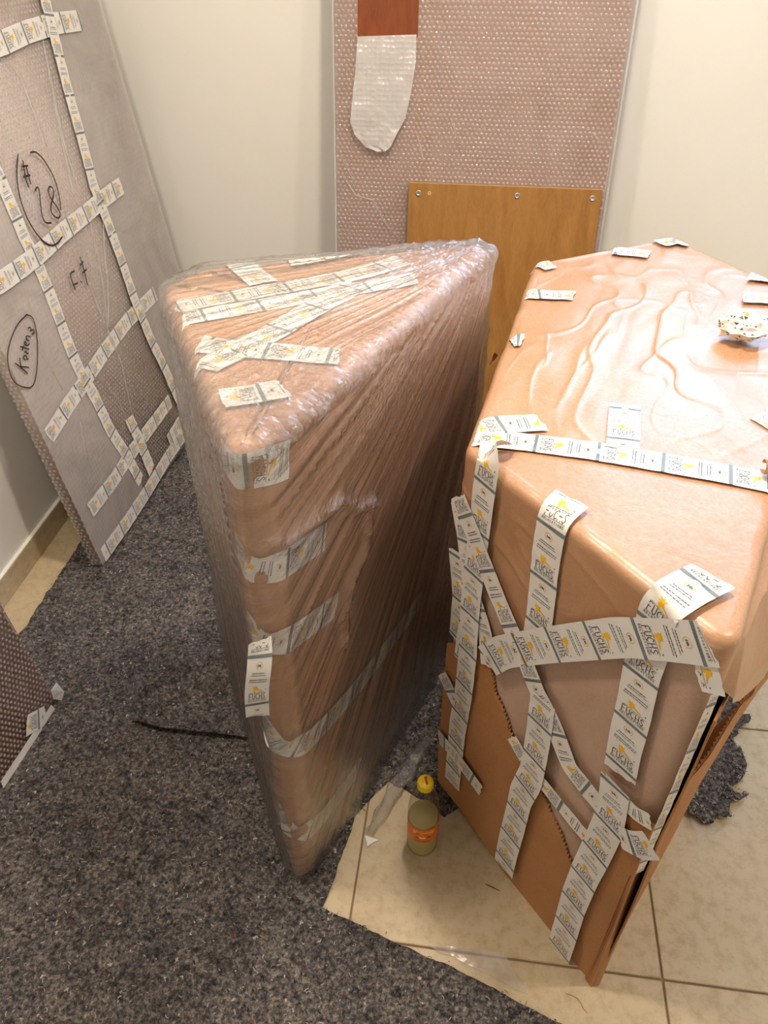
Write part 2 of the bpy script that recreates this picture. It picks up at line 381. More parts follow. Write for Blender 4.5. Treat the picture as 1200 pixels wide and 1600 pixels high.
def build_unit():
    """one repeat of the print: x across the tape (mm, -25..25), y down the tape (mm, 0..95); list of (polygon, slot)"""
    U = []
    def text(s, x0, x1, ytop, ybot, w, slot, gap=.22):
        cw = (x1 - x0) / len(s)
        for i, ch in enumerate(s):
            for (a, b) in GLY[ch]:
                f = lambda p: (x0 + cw * (i + p[0] * (1 - gap)), ybot + (ytop - ybot) * p[1])
                U.append((stroke_quad(f(a), f(b), w), slot))
    def line(x0, x1, y, h, slot):
        U.append(([(x0, y - h / 2), (x1, y - h / 2), (x1, y + h / 2), (x0, y + h / 2)], slot))
    R = random.Random(3)
    # the ring round 24h
    for k in range(14):
        if k in (2, 3): continue
        a0, a1 = 2 * math.pi * k / 14, 2 * math.pi * (k + 1) / 14
        U.append((stroke_quad((6.5 * math.cos(a0), 11 + 6.5 * math.sin(a0)), (6.5 * math.cos(a1), 11 + 6.5 * math.sin(a1)), .7), 2))
    text('24h', -3.6, 4.2, 9.2, 12.8, .75, 0)
    # small print: too fine to read, words only as short dashes
    for y, h, x0, x1 in ((24, 1.5, -13, 12), (28, 1.1, -15, 15), (36, 1.5, -17, 18), (40, 1.2, -18, 17)):
        x = x0
        while x < x1:
            w = R.uniform(1.5, 4.5); line(x, min(x + w, x1), y, h * R.uniform(.8, 1.1), 0); x += w + .8
    # star with a tail, and a small dot
    cx, cy = -4, 53
    star = []
    for k in range(14):
        rr = (7.6, 5.6, 8.2, 6.2, 7, 5.4, 7.8)[k // 2] if k % 2 == 0 else 3.1
        an = 2 * math.pi * k / 14 + .3
        star.append((cx + rr * math.cos(an), cy + rr * math.sin(an)))
    for k in range(14): U.append(([(cx, cy), star[k], star[(k + 1) % 14]], 2))
    U.append(([(cx + 2, cy + 1.5), (cx + 16, cy + 6.6), (cx + 15, cy + 8), (cx - 2, cy + 4)], 2))
    U.append(([(cx - 1, cy + 2), (cx + 1.6, cy + 2), (cx + 1.2, cy + 10), (cx - 2.2, cy + 10)], 2))
    U.append(([(16.5, 57), (18.3, 57), (18.3, 58.8), (16.5, 58.8)], 0))
    # FUCHS between two rules, RELOCATIONS
    line(-15, 19, 63.2, .6, 0); line(-18, 19, 78.6, .6, 0)
    text('FUCHS', -16.5, 18.5, 65, 77.4, 1.05, 0, .2)
    text('RELOCATIONS', -18, 19.5, 80.4, 83.4, .55, 0, .35)
    line(-25, 25, 90.5, 5.6, 1)
    for k in range(9):
        line(-16 + k * 3.6, -16 + k * 3.6 + 2.6, 90.5, .9, 0)
    return U
UNIT = build_unit(); ULEN = .095
class Face:
    def __init__(s, P0, N, disp=None): s.P, s.N, s.disp = np.array(P0, float), np.array(N, float), disp
    def at(s, x, y): return onpl(x, y, s.P, s.N)
    def d(s, p): return s.disp(p) if s.disp else np.zeros(len(p))
TAPE_N = [0]
def tape(parent, pts, face, width=.05, phase=0.0, eps=.0015, flip=False, prt=True, mat='tape', name='packing_tape', twist=None, step=.008, lift=None, wr=.0006):
    """ribbon through pixel points lying on a face (an item may carry its own face, or be a 3D point with a normal)"""
    P, N, F = [], [], []
    for q in pts:
        if isinstance(q[0], np.ndarray): P.append(q[0]); N.append(q[1]); F.append(None)
        else:
            fc = q[2] if len(q) > 2 else face
            P.append(fc.at(q[0], q[1])); N.append(fc.N); F.append(fc)
    if flip: P, N, F = P[::-1], N[::-1], F[::-1]
    P, N = np.array(P), np.array(N)
    d = np.r_[0, np.cumsum(np.linalg.norm(np.diff(P, axis=0), axis=1))]
    L = d[-1]; n = max(3, int(L / step) + 1); s = np.linspace(0, L, n)
    C = np.stack([np.interp(s, d, P[:, k]) for k in range(3)], 1)
    NN = np.stack([np.interp(s, d, N[:, k]) for k in range(3)], 1)
    # soften the corners of the polyline
    for _ in range(2):
        C[1:-1] = (C[:-2] + 2 * C[1:-1] + C[2:]) / 4; NN[1:-1] = (NN[:-2] + 2 * NN[1:-1] + NN[2:]) / 4
    NN /= np.linalg.norm(NN, axis=1)[:, None]
    T = np.gradient(C, axis=0); T /= np.linalg.norm(T, axis=1)[:, None]
    X = np.cross(NN, T); X /= np.linalg.norm(X, axis=1)[:, None]
    NN = np.cross(T, X)
    fidx = np.clip(np.searchsorted(d, s, side='right') - 1, 0, len(P) - 1)
    near = [F[i] if F[i] is not None else face for i in fidx]
    K = 9
    TAPE_N[0] += 1; e0 = eps + (TAPE_N[0] % 12) * .0004
    rs = random.Random(TAPE_N[0]); sl0, sl1 = rs.uniform(-.25, .25), rs.uniform(-.25, .25)
    wv = np.linspace(-.5, .5, K)
    G = np.zeros((n, K, 3))
    for j in range(K):
        pj = C + X * (wv[j] * width)
        pj[0] += T[0] * wv[j] * width * sl0 + T[0] * rs.uniform(-.0015, .0015); pj[-1] += T[-1] * wv[j] * width * sl1 + T[-1] * rs.uniform(-.002, .002)
        G[:, j] = pj
    off = np.full((n, K), e0)
    for i in range(n):
        if near[i] is not None and near[i].disp: off[i] += near[i].d(G[i])
    off += wr * noise(s[:, None] * 70, wv[None, :] * 2.5, TAPE_N[0] * 7.3)
    if lift is not None: off += lift(s / L)[:, None]
    G += NN[:, None, :] * off[:, :, None]
    V = G.reshape(-1, 3); Q = [(i * K + j, i * K + j + 1, (i + 1) * K + j + 1, (i + 1) * K + j) for i in range(n - 1) for j in range(K - 1)]
    o = mesh(name, V, Q, M[mat], parent, True)
    if mat != 'tape':
        uv = o.data.uv_layers.new(name='fan')
        for lp in o.data.loops: uv.data[lp.index].uv = ((lp.vertex_index // K) * step * 4, (lp.vertex_index % K) * .1)
    if not prt: return o
    # print, mapped on the ribbon
    pv, pf, pm = [], [], []
    def place(x, y):
        i = min(max(y / L * (n - 1), 0), n - 1.001); j = min(max((x / .05 + .5) * (K - 1), 0), K - 1.001)
        i0, j0 = int(i), int(j); a, b = i - i0, j - j0
        return (G[i0, j0] * (1 - a) * (1 - b) + G[i0 + 1, j0] * a * (1 - b) + G[i0, j0 + 1] * (1 - a) * b + G[i0 + 1, j0 + 1] * a * b) + NN[i0] * .00055
    k = -1
    while (k + phase) * ULEN < L:
        base = (k + phase) * ULEN; k += 1
        for poly, slot in UNIT:
            ys = [base + p[1] / 1000 for p in poly]
            if min(ys) < .002 or max(ys) > L - .002: continue
            i0 = len(pv); pv += [place(p[0] / 1000, y) for p, y in zip(poly, ys)]
            # a long bar across the tape follows its ripple
            pf.append(list(range(i0, len(pv)))); pm.append(slot)
    if pf:
        po = mesh('print', pv, pf, [M['ink'], M['bar'], M['gold']], o)
        po.data.polygons.foreach_set('material_index', pm)
    return o

# ------------------------------------------------------------------ wrapped prisms
def rounded(poly, r, ds, nc=6):
    """closed outline with rounded corners: points, outward normals, side index, distance along the side"""
    n = len(poly); P, N, I, D = [], [], [], []
    poly = [np.array(p, float) for p in poly]
    for i in range(n):
        a, b, c = poly[i - 1], poly[i], poly[(i + 1) % n]
        d0 = (b - a) / np.linalg.norm(b - a); d1 = (c - b) / np.linalg.norm(c - b)
        n0, n1 = np.array([d0[1], -d0[0]]), np.array([d1[1], -d1[0]])
        ang = math.acos(np.clip(d0 @ d1, -1, 1)); tl = r * math.tan(ang / 2)
        cen = b - d0 * tl - n0 * r
        for k in range(nc + 1):
            t_ = k / nc; nn = n0 * math.sin((1 - t_) * ang) + n1 * math.sin(t_ * ang); nn /= np.linalg.norm(nn)
            P.append(cen + nn * r); N.append(nn); I.append(i if t_ > .5 else (i - 1) % n); D.append(0 if t_ > .5 else np.linalg.norm(b - a))
        e = c - d1 * (r * math.tan(math.acos(np.clip(d1 @ ((poly[(i + 2) % n] - c) / np.linalg.norm(poly[(i + 2) % n] - c)), -1, 1)) / 2))
        s0 = b + d1 * tl; L = np.linalg.norm(e - s0); m = max(2, int(L / ds))
        for k in range(1, m):
            p = s0 + (e - s0) * k / m
            P.append(p); N.append(n1); I.append(i); D.append(np.linalg.norm(p - b))
    return np.array(P), np.array(N), np.array(I), np.array(D)
def prism(poly, z0, z1, rc, re, ds, off=0.0, rings=30, rows=60, zlow=None, closed_bottom=True):
    """returns V (R,K,3), NRM (R,K,3), kind rows; rows: top rings, edge, skirt"""
    B, N, I, D = rounded(poly, rc, ds); B = B + N * off
    z1 = z1 + off; K = len(B); cen = B.mean(0)
    V, NR, kind = [], [], []
    ins = B - N * re
    for q in range(rings):
        t_ = (q + .02) / rings
        p = cen + (ins - cen) * t_; V.append(np.c_[p, np.full(K, z1)]); NR.append(np.tile([0, 0, 1.0], (K, 1))); kind.append(0)
    for q in range(6):
        a = q / 5 * math.pi / 2
        p = ins + N * re * math.sin(a); V.append(np.c_[p, np.full(K, z1 - re + re * math.cos(a))])
        NR.append(np.c_[N * math.sin(a), np.full(K, math.cos(a))]); kind.append(1)
    zl = np.full(K, z0) if zlow is None else zlow(B, I, D)
    for q in range(1, rows + 1):
        t_ = q / rows
        V.append(np.c_[B, (z1 - re) + (zl - (z1 - re)) * t_]); NR.append(np.c_[N, np.zeros(K)]); kind.append(2)
    return np.array(V), np.array(NR), np.array(kind), I, D
def prism_obj(name, V, mat, parent, bottom=True, uv=None, att=None, keep=None, chart=None):
    R, K, _ = V.shape
    Q = []
    for i in range(R - 1):
        for j in range(K):
            if keep is not None and not (keep[i, j] and keep[i + 1, j] and keep[i, (j + 1) % K] and keep[i + 1, (j + 1) % K]): continue
            Q.append((i * K + j, (i + 1) * K + j, (i + 1) * K + (j + 1) % K, i * K + (j + 1) % K))
    Q.append(tuple(range(K)))
    if bottom: Q.append(tuple((R - 1) * K + j for j in range(K))[::-1])
    o = mesh(name, V.reshape(-1, 3), Q, mat, parent, True)
    if uv is not None:
        l = o.data.uv_layers.new(name='fan'); u = uv.reshape(-1, 2)
        vi = np.zeros(len(o.data.loops), int); o.data.loops.foreach_get('vertex_index', vi)
        res = u[vi]
        if chart is not None:      # a quad across a seam takes its coordinates from one side only
            c = chart.ravel(); nq = (R - 1) * K; q4 = vi[:nq * 4].reshape(-1, 4); bad = c[q4] != c[q4[:, :1]]
            r4 = res[:nq * 4].reshape(-1, 4, 2); r4[bad] = np.repeat(r4[:, :1], 4, 1)[bad]; res[:nq * 4] = r4.reshape(-1, 2)
        l.data.foreach_set('uv', res.ravel())
    if att is not None:
        a = o.data.attributes.new('crumple', 'FLOAT', 'POINT'); a.data.foreach_set('value', att.ravel())
    return o
def unit(v): v = np.array(v, float); return v / np.linalg.norm(v)
def side_face(a, b, off=0.0, disp=None):
    d = unit([b[0] - a[0], b[1] - a[1], 0]); nn = np.array([d[1], -d[0], 0])
    return Face(np.array([a[0], a[1], 0]) + nn * off, nn, disp)

# ------------------------------------------------------------------ felt on the floor
def sheet2d(name, outline, spacing, zf, mat, parent=None, rag=.004, smooth=True, seed=0, ragstep=.012, thick=0.0):
    """flat sheet cut to an outline, with a frayed edge; zf(x, y) gives its height"""
    O = np.array(outline, float); pts = []
    n = len(O)
    for i in range(n):
        a, b = O[i], O[(i + 1) % n]; m = max(1, int(np.linalg.norm(b - a) / ragstep))
        for k in range(m): pts.append(a + (b - a) * k / m)
    pts = np.array(pts)
    if rag:
        pts = pts + np.c_[noise(pts[:, 0] * 60, pts[:, 1] * 60, 0, seed), noise(pts[:, 0] * 60, pts[:, 1] * 60, 5, seed)] * rag
        pts = pts + np.c_[noise(pts[:, 0] * 14, pts[:, 1] * 14, 2, seed), noise(pts[:, 0] * 14, pts[:, 1] * 14, 7, seed)] * rag * 1.2
    nb = len(pts)
    lo, hi = pts.min(0), pts.max(0)
    gx_, gy_ = np.meshgrid(np.arange(lo[0], hi[0], spacing), np.arange(lo[1], hi[1], spacing))
    g = np.c_[gx_.ravel(), gy_.ravel()]; rg = np.random.RandomState(seed + 1); g = g + rg.uniform(-.3, .3, g.shape) * spacing
    ins = np.zeros(len(g), bool); j = nb - 1
    for i in range(nb):
        a, b = pts[i], pts[j]
        c = ((a[1] > g[:, 1]) != (b[1] > g[:, 1])) & (g[:, 0] < (b[0] - a[0]) * (g[:, 1] - a[1]) / (b[1] - a[1] + 1e-12) + a[0])
        ins ^= c; j = i
    # keep interior points off the rim
    g = g[ins]
    allp = [Vector(p) for p in pts] + [Vector(p) for p in g]
    vo, eo, fo, *_ = delaunay_2d_cdt(allp, [(i, (i + 1) % nb) for i in range(nb)], [], 1, 1e-6)
    V = np.array([(v.x, v.y) for v in vo]); z = zf(V[:, 0], V[:, 1])
    o = mesh(name, np.c_[V, z], fo, mat, parent, smooth)
    # all normals up
    bm = bmesh.new(); bm.from_mesh(o.data)
    for f in bm.faces:
        if f.normal.z < 0: f.normal_flip()
    if thick:
        rim = [e for e in bm.edges if e.is_boundary]
        r = bmesh.ops.extrude_edge_only(bm, edges=rim)
        for v in [x for x in r['geom'] if isinstance(x, bmesh.types.BMVert)]: v.co.z -= thick
    bm.to_mesh(o.data); bm.free()
    if smooth: o.data.polygons.foreach_set('use_smooth', [True] * len(o.data.polygons))
    return o, V
def w2(x, y): p = onz(x, y, .006); return (p[0], p[1])
e0, e1 = np.array(w2(870, 1596)), np.array(w2(560, 1446))
far = e0 + (e0 - e1) / np.linalg.norm(e0 - e1) * .9
FELT = [w2(125, 850), w2(84, 912), w2(42, 975), (-1.21, 1.0), (-1.22, -.6), (far[0], -.6), (far[0], far[1]), tuple(e0), w2(700, 1508), tuple(e1), w2(530, 1430), w2(503, 1416),
        w2(520, 1380), (-.18, .90), (-.10, 1.02), w2(600, 1215), w2(640, 1236), w2(665, 1252), w2(696, 1274), (.08, .98), (.22, 1.05), (.32, 1.5), (.30, 2.25), (-1.0, 2.45), (-1.17, 2.3)]
fold_c = onz(290, 1095, 0)[:2]; fu = unit([*(onz(200, 1112, 0) - onz(372, 1150, 0))[:2]]); 
def felt_z(x, y):
    z = .0065 + .0028 * noise(x * 26, y * 26, 0, 3) + .0022 * noise(x * 75, y * 75, 0, 4) + .0014 * noise(x * 170, y * 170, 0, 5)
    z = z + .005 * np.clip(noise(x * 4, y * 4, 0, 6), 0, 1)
    # soft ruck beside the film-wrapped box
    c = onz(310, 1035, 0)[:2]
    z = z + .018 * np.exp(-(((x - c[0]) / .10) ** 2 + ((y - c[1]) / .05) ** 2))
    return np.maximum(z, .003)
felt, FV = sheet2d('protective_felt', FELT, .011, felt_z, M['felt'], None, .002, True, 11, .01, .006)
tag(felt, 'large grey mottled recycled felt sheet spread over the tiled floor', 'felt sheet')
# turned-up fold in the felt
def poly_at(pl, t_):
    i_ = t_ * (len(pl) - 1); k = min(int(i_), len(pl) - 2); f_ = i_ - k
    return onz(pl[k][0] * (1 - f_) + pl[k + 1][0] * f_, pl[k][1] * (1 - f_) + pl[k + 1][1] * f_, .01)[:2]
upb = [(200, 1114), (240, 1078), (285, 1050), (325, 1028), (360, 1006), (392, 1000)]; lob = [(208, 1128), (240, 1142), (285, 1148), (330, 1152), (370, 1156), (410, 1162)]
nu, nv = 60, 44; V = []
for i in range(nu + 1):
    a = i / nu; p0, p1 = poly_at(upb, a), poly_at(lob, a)
    for j in range(nv + 1):
        b = min(j / (nv - 4), 1.0); lip = max(0, j - (nv - 4)) / 4
        p = p0 + (p1 - p0) * b - (p1 - p0) / np.linalg.norm(p1 - p0) * lip * .012
        env = min(1, a * 5 + .25)
        h = env * (.008 + .050 * math.exp(-((b - .16) / .12) ** 2) * (1 - .4 * a) + .018 * min(1, b * 3)) + .012 * a * (1 - b)
        h = h * (1 - lip) + .004 * lip
        q = np.array(p); nz = float(.004 * noise(q[0] * 34, q[1] * 34, 0, 9) + .002 * noise(q[0] * 110, q[1] * 110, 0, 8)) * (1 - lip)
        V.append((q[0], q[1], .006 + h + nz))
Q = [(i * (nv + 1) + j, (i + 1) * (nv + 1) + j, (i + 1) * (nv + 1) + j + 1, i * (nv + 1) + j + 1) for i in range(nu) for j in range(nv)]
mesh('fold', V, Q, M['felt'], felt, True)
# loose fibres in the felt
def fibres(parent, V, n, seed, zf):
    rg = random.Random(seed); pv, pf, pm = [], [], []
    rn = np.random.RandomState(seed); XY = V[rn.randint(0, len(V), n)] + rn.uniform(-.006, .006, (n, 2)); ZZ = zf(XY[:, 0], XY[:, 1]) + .0006
    for (x, y), z in zip(XY, ZZ):
        l = rg.uniform(.003, .010); a = rg.uniform(0, 6.28); w = rg.uniform(.0004, .0010); bend = rg.uniform(-.8, .8)
        i0 = len(pv); px, py = x, y
        for k in range(4):
            nx, ny = -math.sin(a) * w, math.cos(a) * w; zz = z + .003 * math.sin(math.pi * k / 3) * rg.uniform(.2, 1)
            pv += [(px + nx, py + ny, zz), (px - nx, py - ny, zz)]
            px += math.cos(a) * l / 3; py += math.sin(a) * l / 3; a += bend
        r = rg.random(); slot = 0 if r < .36 else 1 if r < .62 else 2 if r < .9 else 3 if r < .935 else 4 if r < .965 else 5
        for k in range(3): pf.append((i0 + 2 * k, i0 + 2 * k + 1, i0 + 2 * k + 3, i0 + 2 * k + 2)); pm.append(slot)
    o = mesh('loose_fibres', pv, pf, FIB, parent); o.data.polygons.foreach_set('material_index', pm); o['kind'] = 'stuff'
FIB = [flat('fibre_' + n, lin(*c), .9, .1) for n, c in (('pale', (172, 166, 160)), ('grey', (110, 108, 108)), ('dark', (34, 34, 40)), ('red', (140, 60, 58)), ('blue', (60, 86, 112)), ('tan', (168, 138, 104)))]
fibres(felt, FV, 16000, 5, felt_z)
SCR = [w2(*p) for p in ((1040, 1200), (1085, 1120), (1115, 1080), (1145, 1072), (1172, 1078), (1160, 1095), (1148, 1112), (1168, 1122), (1160, 1138), (1150, 1158), (1158, 1180), (1166, 1200), (1160, 1212), (1135, 1222), (1143, 1240), (1165, 1243), (1140, 1258), (1150, 1284), (1115, 1288), (1090, 1280), (1060, 1250))]
scr, SV = sheet2d('felt_scrap', SCR, .009, lambda x, y: felt_z(x, y) + .006 + .012 * np.abs(noise(x * 14, y * 14, 3, 2)), M['felt'], None, .007, True, 31, .006, .008)
tag(scr, 'ragged torn end of grey felt beside the torn cardboard flap', 'felt scrap')
fibres(scr, SV, 900, 6, lambda x, y: felt_z(x, y) + .012)

# ------------------------------------------------------------------ box wrapped in stretch film
H1 = 1.085
n1 = onz(470, 1393)[:2]; l1 = onz(250, 432, H1)[:2]; r1 = onz(776, 374, H1)[:2]
dl, dr, db = unit(l1 - n1), unit(r1 - n1), unit(r1 - l1)
# every corner of the triangular cabinet is blunted
POLY1 = [n1 + dl * .02 + np.array([-.004, 0]), n1 + dr * .044, r1 - dr * .03, onz(752, 372, H1)[:2], onz(318, 408, H1)[:2], onz(252, 436, H1)[:2]]
box1 = empty('wrapped_corner_cabinet')
tag(box1, 'tall three-cornered cabinet in brown paper wound in clear stretch film', 'wrapped cabinet')
V, NR, kd, I, D = prism(POLY1, .008, H1 - .01, .016, .018, .02, 0, 26, 50)
dd = .0016 * noise(V[..., 0] * 9, V[..., 1] * 9, V[..., 2] * 9, 1) + .0008 * noise(V[..., 0] * 40, V[..., 1] * 40, V[..., 2] * 25, 2)
prism_obj('kraft_paper_wrap', V + NR * dd[..., None], M['kraft'], box1)
def edge_drop(P, poly, re):
    d = np.full(P.shape[:-1], 9.0)
    for a, b in zip(poly, list(poly[1:]) + [poly[0]]):
        t_ = unit(b - a); d = np.minimum(d, (P[..., 0] - a[0]) * -t_[1] + (P[..., 1] - a[1]) * t_[0])
    q = np.clip(re - d, 0, None); return -(re - np.sqrt(np.maximum(re * re - np.minimum(q, re) ** 2, 0))) - np.clip(q - re, 0, None) * 1.5
top1 = Face((0, 0, H1 - .01), (0, 0, 1), lambda p: edge_drop(p, POLY1, .018))
rf1 = side_face(POLY1[1], POLY1[2]); nf1 = side_face(POLY1[0], POLY1[1]); lf1 = side_face(POLY1[5], POLY1[0])
TT = lambda pts, f, **k: tape(box1, pts, f, eps=.0025, **k)
TT([(272, 481), (365, 465), (452, 450), (527, 437), (580, 425), (628, 408)], top1, phase=.1)
TT([(285, 500), (352, 489), (428, 476), (527, 458), (600, 446), (650, 437)], top1, phase=.4)
TT([(318, 577), (390, 542), (428, 522), (477, 492), (515, 472), (560, 447)], top1, phase=.7)
TT([(312, 540), (365, 549), (428, 552), (490, 558), (530, 560)], top1, phase=.2, flip=True)
TT([(368, 408), (385, 424), (412, 446)], top1, phase=.5)
TT([(452, 412), (520, 400), (560, 391), (618, 379)], top1, phase=.3)
TT([(347, 627), (400, 620), (445, 611)], top1, phase=.6)
def corner(zl, zc, pts, **k):
    """tape that goes round the blunt front corner and on along the right face"""
    q = lambda p, z: A(p[0], p[1], z)
    lead = [(q(POLY1[0] + dl * .05, zl), lf1.N), (q(POLY1[0], zl * .4 + zc * .6) - unit(lf1.N + nf1.N) * .008, unit(lf1.N + nf1.N)), (q(POLY1[1], zc) - nf1.N * .004, unit(rf1.N + nf1.N))]
    TT([l for l in lead if zl is not None] + [(*p, rf1) for p in pts], rf1, flip=True, **k)
zc = lambda x, y: nf1.at(x, y)[2]
corner(zc(385, 736), zc(402, 732), [(425, 724), (446, 716)], phase=.8, width=.056)
corner(zc(392, 884), zc(412, 894), [(434, 884), (460, 866), (504, 836)], phase=.15)
corner(zc(402, 1000), zc(416, 1012), [(445, 999), (475, 978), (521, 944)], phase=.55)
corner(zc(425, 1146), zc(452, 1170), [(475, 1158), (502, 1131), (537, 1092), (572, 1047), (601, 1009), (655, 932)], phase=.35)
corner(zc(449, 1290), zc(468, 1304), [(484, 1296), (502, 1277), (531, 1239), (563, 1192)], phase=.25)
# film
V, NR, kd, I, D = prism(POLY1, .004, H1 - .01, .017, .028, .006, .011, 70, 190)
x, y, z = V[..., 0], V[..., 1], V[..., 2]
R_, K_, _ = V.shape
UVF = np.zeros((R_, K_, 2)); dsp = np.zeros((R_, K_)); crm = np.zeros((R_, K_))
side = np.tile(I[None, :], (R_, 1)); along = np.tile(D[None, :], (R_, 1))
LR = np.linalg.norm(POLY1[2] - POLY1[1])
# right face and top: creases fan out from the far upper corner
along2 = np.where(side == 0, along - np.linalg.norm(POLY1[1] - POLY1[0]), along)
a_, b_ = (LR + .12 - along2), (H1 + .10 - z)
phi = np.arctan2(b_, a_); rad = np.hypot(a_, b_)
isr = ((side == 1) | (side == 2) | (side == 0)) & (kd[:, None] == 2)
pt, rt_ = np.arctan2(y - (r1[1] + .05), x - (r1[0] + .08)), np.hypot(y - r1[1] - .05, x - r1[0] - .08)
ist = kd[:, None] <= 1
isn = (side == 9) & (kd[:, None] == 2)
isl = ((side == 5) | (side == 4) | (side == 3)) & (kd[:, None] == 2)
UVF[..., 0] = np.where(isr, phi, 0) + np.where(ist, pt + 9, 0) + np.where(isn, z * 1.2 + along * .8 + 3, 0) + np.where(isl, along * 1.0 + z * .35 + 5, 0)
UVF[..., 1] = np.where(isr, rad, 0) + np.where(ist, rt_, 0) + np.where(isn, along * 4, 0) + np.where(isl, z, 0)
u_, v_ = UVF[..., 0], UVF[..., 1]
ban = np.clip(ridge(u_ * 34, v_ * 1.3, 0, 21), 0, 1) ** 2 * .0034 + np.clip(ridge(u_ * 70, v_ * 2, 0, 22), 0, 1) ** 2 * .0022
dsp += ban * np.where(isn, .2, 1)
dsp += .003 * noise(x * 7, y * 7, z * 5, 23)
# crumpled gathers: top near the front corner, far corner, and the two hems across the right face
g1 = np.exp(-(((x - n1[0] - .07) / .13) ** 2 + ((y - n1[1] - .10) / .15) ** 2)) * ist
g2 = np.exp(-(((x - r1[0] + .10) / .13) ** 2 + ((y - r1[1] + .07) / .10) ** 2)) * ist
edge_t = np.exp(-((z - (H1 - .02)) / .05) ** 2) * (kd[:, None] >= 1)
def hem(pix, wdt):
    P = [rf1.at(*p) for p in pix]; A_ = np.array([[(p[:2] - POLY1[1]) @ dr, p[2]] for p in P])
    q = np.stack([along2, z], -1); best = np.full(along.shape, 9.0)
    for a, b in zip(A_[:-1], A_[1:]):
        ab = b - a; t_ = np.clip(((q - a) @ ab) / (ab @ ab), 0, 1); best = np.minimum(best, np.linalg.norm(q - (a + t_[..., None] * ab), axis=-1))
    return np.exp(-(best / wdt) ** 2) * (isr | isn)
h1 = hem([(398, 858), (440, 842), (480, 808), (520, 775), (545, 792), (568, 780)], .012) + hem([(568, 780), (562, 850), (540, 900), (528, 960), (530, 1000)], .010)
top_hem = np.clip(np.sum(0), 0, 1)
mid = np.exp(-(((along2 - .33) / .22) ** 2 + ((z - .98) / .07) ** 2)) * isr
crm = np.clip(.95 * g1 + .75 * g2 + 0.12 * edge_t + .8 * h1 + .35 * mid + .16 * ist + .10 * isl, 0, 1.1)
dsp += crm * (.006 * np.abs(noise(x * 55, y * 55, z * 55, 24)) + .006 * np.abs(noise(x * 110, y * 110, z * 110, 25)))
dsp += h1 * .005
# film slack at the foot of the right face, standing off on the floor
foot = np.clip((.10 - z) / .10, 0, 1) ** 1.6 * (kd[:, None] == 2)
dsp += foot * np.where(isr, .014 * np.clip(along2 / .3, 0, 1) + .006 * noise(along2 * 9, 0, 0, 5) * np.clip(along2 / .3, 0, 1), .004)
# film bulge half way up the left face
dsp += np.exp(-(((z - .22) / .16) ** 2)) * isl * .006
sidel = np.array([np.linalg.norm(POLY1[(i + 1) % 6] - POLY1[i]) for i in range(6)])[I]
seam = np.exp(-(np.minimum(D, sidel - D) / .012) ** 2)[None, :] * (kd[:, None] == 2)
sm = sum(np.roll(dsp, k, 1) for k in range(-4, 5)) / 9; dsp = dsp * (1 - seam) + sm * seam
NV = NR.copy(); Vf = V + NV * dsp[..., None]
# torn tuft of film on the far upper corner
tk = np.exp(-(((x - r1[0]) / .02) ** 2 + ((y - r1[1]) / .03) ** 2)) * np.exp(-((z - (H1 - .025)) / .03) ** 2)
Vf[..., 0] += tk * .012; 
Vf[..., 2] = np.maximum(Vf[..., 2], .004)
fo = prism_obj('stretch_film', Vf, M['film'], box1, False, UVF, crm, None, isr * 1 + ist * 2 + isn * 3 + isl * 4)
fo['label'] = 'clear wrinkled stretch film'
# loose end of tape hanging on the left of the front corner
c0 = nf1.at(404, 992); hang = [(c0 + A(.004, -.012, .004), unit(nf1.N + A(0, 0, .2)))]
for (px, py, o_) in ((396, 1012, .022), (391, 1035, .027), (389, 1065, .026), (393, 1100, .022)):
    hang.append((nf1.at(px, py) + nf1.N * o_, unit(nf1.N + A(-.25, -.2, 0))))
tape(box1, hang, None, phase=.3, width=.036, eps=.004)

# ------------------------------------------------------------------ second cabinet, paper and torn cardboard
H2 = .945
nr = onz(1158, 1000, H2)[:2]; lf = onz(730, 695, H2)[:2]; bl = onz(838, 405, H2)[:2]; bk = onz(1050, 366, H2)[:2]; rt = onz(1290, 470, H2)[:2]
nr = (nr + onz(926, 1545)[:2]) / 2; lf = (lf + onz(689, 1226)[:2]) / 2
POLY2 = [lf, nr, rt, bk, bl]
box2 = empty('wrapped_box_cabinet')
tag(box2, 'bulky cabinet under brown paper with taped pale front and torn cardboard sleeve', 'wrapped cabinet')
V, NR, kd, I, D = prism(POLY2, .006, H2 - .012, .022, .015, .02, 0, 20, 50)
dd = .0012 * noise(V[..., 0] * 9, V[..., 1] * 9, V[..., 2] * 9, 31)
prism_obj('foam_wrapped_body', V + NR * dd[..., None], M['foam'], box2)['label'] = 'pale foam-wrapped body'
# paper cover
F2n = side_face(lf, nr).N
ffront = side_face(lf, nr); fright = side_face(nr, rt); fleft = side_face(bl, lf)
dfr = unit(nr - lf); LF = np.linalg.norm(nr - lf)
def topdisp(p):
    x, y = p[..., 0], p[..., 1]
    u = x * 1.0 - y * .25; v = y
    k = np.clip((y - .85) / .45, 0.05, 1)
    wob = .6 * noise(u * 10, v * 8, 0, 4)
    w = noise(u * 5, v * 2.2, 0, 41) * .0055 + noise(u * 15, v * 5.5, 0, 43) * .0028 + noise(u * 38, v * 15, 0, 45) * .0012
    w = w + np.clip(ridge(u * 8 + wob, v * 2.5, 0, 42), 0, 1) ** 10 * .0042 + np.clip(ridge(u * 17 - wob, v * 6, 0, 46), 0, 1) ** 8 * .0022
    m_ = np.exp(-((y - 1.25) / .16) ** 2)      # folds gathered across the middle of the top
    w = w + m_ * np.clip(ridge(u * 14 + wob, v * 5, 0, 44), 0, 1) ** 4 * .004
    return w * .72 * k * np.clip(1 + edge_drop(p, POLY2, .05) * 40, 0, 1) + edge_drop(p, POLY2, .016)
